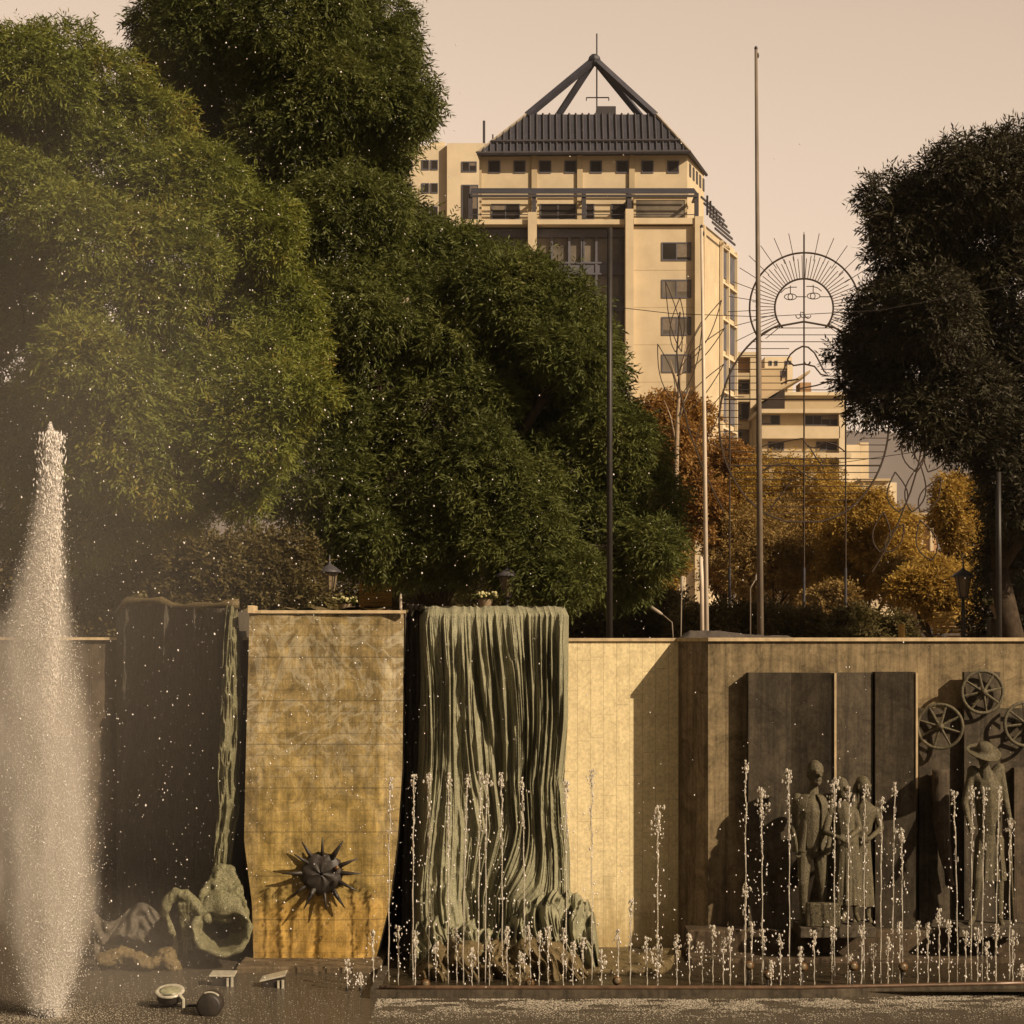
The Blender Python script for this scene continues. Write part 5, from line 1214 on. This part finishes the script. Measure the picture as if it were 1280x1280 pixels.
bld('low cream house end among the golden leaves', 1102, 190, [(1078,1112,601,795,190,12,'cream','wall'),(1112.2,1121,603,795,190.5,11,'white_render','wall'),(1076,1114,598,601,189.6,13,'ochre_cream','roof')], [(1088,1096,640,650,190,0)], name='house')
bld('distant brown house with pale piers beside the mountain', 1152, 260, [(1120,1172,646,795,260,12,'brown_render','wall'),(1118,1174,641,646,259.4,13,'ochre_cream','roof'),(1122,1127,650,700,259.2,.7,'cream','pier'),(1150,1154,650,700,259.2,.7,'cream','pier'),(1163,1167,650,700,259.2,.7,'cream','pier'),(1168,1192,688,795,255,8,'brown_render','wall')],
    [(1132,1147,655,668,260,1),(1132,1147,680,692,260,1),(1174,1184,695,705,255,0)], name='house')

# ================================================================== TREES
def leaves(lobes, n, L, lw, k, seed, droop=.55, fill=.0, shell=.35, bumps=.22):
    rg = np.random.default_rng(seed); c = np.array([l[0] for l in lobes], float); r = np.array([l[1] for l in lobes], float)
    wgt = (r[:,0]*r[:,2]); wgt = wgt/wgt.sum(); idx = rg.choice(len(lobes), n, p=wgt)
    d = rg.normal(size=(n,3)); d /= np.linalg.norm(d, axis=1)[:,None]
    f = 1+bumps*vnoise(d[:,0]*2.6+idx*7.7, d[:,1]*2.6, d[:,2]*2.6)+bumps*.6*vnoise(d[:,0]*6+idx*3.1, d[:,1]*6, d[:,2]*6)
    depth = 1-shell*rg.random(n)**1.6+.26*np.clip(rg.random(n)-.80,0,1)/.20*rg.random(n); depth = np.where(rg.random(n) < fill, rg.random(n)**.5, depth)
    p = c[idx]+d*r[idx]*(f*depth)[:,None]
    # drop sprays buried inside other lobes
    inside = np.zeros(n, bool)
    for j in range(len(lobes)):
        q = (p-c[j])/r[j]; inside |= ((q*q).sum(1) < .42)&(idx != j)
    p = p[~inside|(rg.random(n) < .12)]; d = d[~inside|False] if False else (p-p+0)
    n = len(p)
    # outward direction recomputed from the nearest lobe surface is well approximated by a random hemisphere biased outward
    out = rg.normal(size=(n,3))*.55; best = np.full(n, 1e9); od = np.zeros((n,3))
    for j in range(len(lobes)):
        q = (p-c[j])/r[j]; dd_ = (q*q).sum(1); m_ = dd_ < best; best[m_] = dd_[m_]; od[m_] = q[m_]
    od /= np.linalg.norm(od, axis=1)[:,None]+1e-6
    out = out+od*.9; out[:,2] -= droop; out /= np.linalg.norm(out, axis=1)[:,None]
    up = np.tile(np.array([0,0,1.0]), (n,1))+rg.normal(size=(n,3))*.45; side = np.cross(out, up); side /= np.linalg.norm(side, axis=1)[:,None]+1e-6
    Ls = L*rg.uniform(.6,1.25,n)
    V = []
    for i in range(k):
        t = (i+.5)/k; sg = 1 if i%2 else -1
        b = p+out*(Ls*t)[:,None]; b[:,2] -= Ls*droop*.35*t*t
        ld = out*.75+side*sg*.75+rg.normal(size=(n,3))*.22; ld[:,2] -= .15; ld /= np.linalg.norm(ld, axis=1)[:,None]
        wd = np.cross(ld, rg.normal(size=(n,3))*.6+up); wd /= np.linalg.norm(wd, axis=1)[:,None]+1e-6
        ll = (L*.42*rg.uniform(.7,1.3,n))[:,None]; ww = (lw*rg.uniform(.7,1.3,n))[:,None]
        V.append(np.stack([b, b+ld*ll*.45+wd*ww, b+ld*ll, b+ld*ll*.45-wd*ww], 1))
    V = np.concatenate(V, 0).reshape(-1,3); return V, np.arange(len(V)).reshape(-1,4)
def lobe(px, py, rpx, D, dj=0.0, sq=.85, dr=.8):
    d = D+dj; c = P(px, py, d); r = rpx/F*d; return (tuple(c), (r, r*dr, r*sq))
def billow(lobes, seed, k=5, core=.88, lo=.26, hi=.56):
    """break every rounded mass into a core and smaller drooping masses on its surface"""
    q_ = random.Random(seed); out = []
    for c, r in lobes:
        out.append((c, (r[0]*core, r[1]*core, r[2]*core)))
        for i in range(k):
            a_ = q_.random()*6.283; h = q_.uniform(-.75,.95); w_ = math.sqrt(1-h*h); f = q_.uniform(.66,.92); s_ = q_.uniform(lo,hi)
            out.append(((c[0]+r[0]*w_*math.cos(a_)*f, c[1]-abs(r[1]*w_*math.sin(a_))*f if i%3 else c[1]+r[1]*w_*math.sin(a_)*f, c[2]+r[2]*h*f), (r[0]*s_*q_.uniform(.9,1.25), r[1]*s_, r[2]*s_*q_.uniform(.75,1.25))))
    return out
def tree(label, D, base_px, lobes, n, L, lw, k, leafm, seed, trunk_r=.3, limbs=6, name='tree', group=None, droop=.55, fill=0, shell=.35, lean=0, barkm='bark', bumps=.22, kw={}):
    b = Vector((X(base_px,D), D, TERR)); o = empty(name, b, label, 'tree' if name != 'shrub' else 'shrub', group)
    V_, F_ = leaves(billow(lobes, seed) if len(lobes) > 18 else lobes, n, L, lw, k, seed, droop, fill, shell, bumps); link('crown', np_mesh('crown', V_, F_), M[leafm], o)
    cen = Vector(np.array([l[0] for l in lobes]).mean(0)); rr_ = random.Random(seed)
    low = min(l[0][2]-l[1][2] for l in lobes); fork = Vector((b.x*.6+cen.x*.4+lean, D, TERR+(cen.z-TERR)*.35))
    m = MB(); m.tube([b-Vector((0,0,.1)), b+Vector((0,0,.3)), b.lerp(fork,.5)+Vector((rr_.uniform(-.2,.2),0,0)), fork], [trunk_r*1.3, trunk_r, trunk_r*.85, trunk_r*.7], 10)
    pick = sorted(lobes, key=lambda l: (Vector(l[0])-fork).length)[::(1 if limbs < 5 else 2)]
    for c, r in pick[:limbs]:
        c = Vector(c); mid = fork.lerp(c,.5)+Vector((rr_.uniform(-.3,.3), rr_.uniform(-.3,.3), -abs(r[2])*.1)); m.tube([fork, mid, c], [trunk_r*.55, trunk_r*.32, trunk_r*.1], 7)
        for q in range(3):
            e = c+Vector((rr_.uniform(-1,1)*r[0], rr_.uniform(-1,1)*r[1], rr_.uniform(-.5,1)*r[2]))*.8; m.tube([mid.lerp(c,.5+.15*q), mid.lerp(e,.7), e], [trunk_r*.18, trunk_r*.12, .012], 5)
    m.build('trunk', M[barkm], o, smooth=True)
    return o
rj = random.Random(21)
TL = [(30,95,75),(110,120,80),(170,165,70),(45,180,80),(15,255,62),(60,240,60),(-30,140,80),(120,215,85),(195,245,75),(20,270,85),(110,300,80),(250,230,70),(290,280,65),(200,330,75),(320,340,50),(-25,370,75),(50,370,75),(140,390,80),(235,400,75),(330,410,70),(365,430,45),(20,450,85),(110,470,80),(200,490,80),(290,480,75),(350,490,50),(-20,540,80),(70,560,80),(160,560,80),(240,570,65),(310,545,60),(20,630,70),(110,640,70),(190,630,55),(300,610,40)]
LL = [lobe(x, y, r*1.0, 32, rj.uniform(-2.0,2.0)+(y<250)*1.4-(y>450)*.8, .80) for x, y, r in TL]
tree('tall yellow green tree with billowing crown, left behind the plume', 32, 60, LL, 100000, .26, .0135, 8, 'leaf_left', 31, .32, 12, droop=.5)
TC = [(215,30,60),(280,30,90),(360,20,90),(430,60,80),(480,110,66),(500,143,42),(400,130,100),(310,120,90),(240,100,70),(436,200,64),(466,222,36),(360,220,90),(290,210,70),(420,290,90),(500,300,52),(560,330,62),(625,368,62),(590,345,50),(655,400,60),(700,430,55),(760,545,52),(340,320,70),
      (680,390,70),(600,430,90),(510,400,90),(430,390,80),(720,440,50),(670,480,90),(740,520,55),(560,520,95),(460,500,90),(780,570,60),(690,580,85),(600,610,90),(810,625,48),(500,610,90),(750,650,65),(820,680,35),(660,680,70),(400,600,80),(420,520,60),(560,680,60),(770,710,50),(470,680,50),(700,720,45)]
LC = [lobe(x, y, r*.97, 43, rj.uniform(-1.6,1.6)-(y-300)/500*1.5, .84) for x, y, r in TC]
tree('huge dark green tree with domed crown at the centre, before the tower', 43, 500, LC, 150000, .35, .0175, 8, 'leaf_mid', 32, .5, 14, droop=.55, lean=1.0)
TR = [(1240,215,60),(1195,235,60),(1290,240,90),(1150,275,58),(1230,300,80),(1128,320,45),(1300,350,90),(1180,360,75),(1120,400,48),(1230,420,85),(1095,435,42),(1150,450,60),(1310,470,90),(1075,470,28),(1110,490,40),(1200,495,55),(1265,530,70),(1170,510,36),(1290,620,60),(1260,580,40),(1290,700,60),(1262,640,30),(1165,350,62),(1170,400,55),(1205,545,38),(1150,530,26),(1300,560,80)]
LR = [lobe(x, y, r, 39.5, rj.uniform(-1.2,1.2), .85) for x, y, r in TR]
tree('near black dense tree filling the right edge', 39.5, 1275, LR, 70000, .32, .016, 7, 'leaf_dark', 33, .28, 4, droop=.35)
# drooping tufts at its lower left edge
def blob_tree(label, D, bx, cx, cy, rx, ry, nl, n, L, lw, leafm, seed, name='tree', tr=.12, group=None, shell=.9, fill=.5, barkm='bark', limbs=6, k=5, rs=.42):
    rr_ = random.Random(seed); lb_ = []
    for i in range(nl):
        q = rr_.random()*6.28; t = rr_.random()**.5; lb_.append(lobe(cx+rx*t*math.cos(q)*.7, cy+ry*t*math.sin(q)*.7, min(rx,ry)*rs*rr_.uniform(.8,1.3), D, rr_.uniform(-.03,.03)*D*.7, .9))
    return tree(label, D, bx, lb_, n, L, lw, k, leafm, seed, tr, limbs, name, group, .2, fill, shell, 0, barkm)
blob_tree('rust orange autumn tree between the green tree and thin flagpole', 62, 840, 836, 600, 66, 130, 22, 20000, .30, .03, 'leaf_orange', 41, rs=.45)
blob_tree('rust brown autumn tree right of the thin flagpole', 66, 905, 905, 640, 48, 115, 18, 13000, .28, .028, 'leaf_orange', 42, rs=.5)
blob_tree('thin golden tree rising inside the wire oval', 64, 985, 992, 650, 85, 105, 26, 15000, .26, .026, 'leaf_yellow', 43, rs=.38)
blob_tree('brown half bare tree right of the thick flagpole', 60, 965, 965, 690, 75, 80, 18, 8500, .26, .022, 'leaf_brown', 44, rs=.36)
blob_tree('bright golden tree under the low cream house end', 58, 1085, 1080, 690, 74, 84, 24, 17000, .25, .027, 'leaf_yellow', 45, rs=.38)
blob_tree('golden tree left of the clearest plaza lantern', 50, 1165, 1168, 735, 62, 44, 18, 12000, .24, .025, 'leaf_yellow', 46, rs=.42)
blob_tree('olive and gold tree beneath the dark tree', 54, 1205, 1206, 645, 40, 62, 14, 8500, .24, .026, 'leaf_yellow', 47, rs=.42)
blob_tree('dark shrubby tree behind the olive and gold one', 60, 1225, 1228, 690, 50, 80, 14, 9000, .26, .026, 'leaf_olive', 48)
blob_tree('dry brown tree between the two golden trees', 57, 1115, 1118, 725, 26, 40, 9, 2600, .24, .022, 'leaf_brown', 49)
blob_tree('small golden young tree beside the green crown edge', 50, 835, 832, 715, 24, 30, 8, 2200, .22, .024, 'leaf_yellow', 50)
# bare tree with pale branches before the ochre block
bt = empty('tree', (X(845,58),58,TERR), 'pale almost bare trunk rising from the rust orange tree', 'tree')
m = MB(); m.tube([Vector((X(846,58),58,TERR)), P(845,600,58), P(847,520,58), P(850,470,58), P(858,430,58)], [.11,.08,.06,.04,.015], 7)
for pts_ in ([(846,560),(838,520),(830,500)],[(847,530),(856,500),(862,485)],[(849,490),(842,465),(838,450)]): m.tube([P(x,y,58) for x,y in pts_], [.04,.025,.01], 5)
m.build('trunk', M['pale_bark'], bt, smooth=True)
# shrubs and hedges along the wall
def hedge(label, D, x0, x1, y0, y1, n, leafm, seed, L=.24, lw=.024):
    rr_ = random.Random(seed); lb_ = []
    k = max(3, int((x1-x0)/24))
    for i in range(k):
        for j in range(2): lb_.append(lobe(x0+(x1-x0)*(i+.5)/k+rr_.uniform(-6,6), y0+(y1-y0)*(.35+.4*j)+rr_.uniform(-5,5), (y1-y0)*.38*rr_.uniform(.85,1.2), D, rr_.uniform(-.6,.6), .9))
    return tree(label, D, (x0+x1)/2, lb_, n, L, lw, 5, leafm, seed, .06, 6, 'shrub', None, .25, .3, .7)
hedge('long olive brown shrub above the dark draped panel', 35, 125, 375, 668, 790, 26000, 'leaf_olive', 61)
hedge('dark shrub behind the spray at far left', 37, -40, 130, 640, 800, 13000, 'leaf_olive', 62)
hedge('dark low shrub under the leaning trunk behind the banner', 50, 370, 540, 690, 800, 9000, 'leaf_olive', 63)
hedge('dim shrub behind the top of the green drapery', 52, 530, 720, 690, 800, 10000, 'leaf_olive', 64)
hedge('dark brown shrub left of the flagpoles', 46, 715, 850, 735, 805, 8000, 'leaf_olive', 65)
hedge('dark shrub at the foot of the two flagpoles', 44, 850, 990, 757, 812, 6500, 'leaf_olive', 66)
hedge('dense dark hedge above the relief slabs', 44, 975, 1135, 768, 815, 8000, 'leaf_olive', 67)
hedge('brown shrub in the middle distance behind the hedge', 50, 1010, 1060, 735, 780, 2200, 'leaf_brown', 68)
hedge('blackish shrub beneath the dark tree at the right edge', 44, 1240, 1330, 690, 805, 7000, 'leaf_dark', 69)
hedge('bright green little shrub under the leaning trunk', 46, 468, 505, 703, 735, 700, 'leaf_left', 70)

# trees added unseen behind the viewer to block low sky light from the basin
rr_ = random.Random(5); lb_ = []
for i in range(46):
    x = -75+i*2.9; lb_.append(((x, -26+rr_.uniform(-3,3), 8.5+rr_.uniform(-1,2.5)), (3.6,3.0,6.2)))
V_, F_ = leaves(lb_, 26000, 1.5, .34, 3, 90, .4, .2, .6); tag(link('sky_blocker_trees', np_mesh('sky_blocker_trees', V_, F_), M['leaf_mid']), kind='stuff')

# hazy autumn air round the whole place
m = MB(); m.box(-5100, 5100, -200, 5100, -1.6, 420); hz_ = m.build('haze', vol_mat('haze_air', HAZE, (.93,.88,.84), .0)); tag(hz_, kind='stuff')
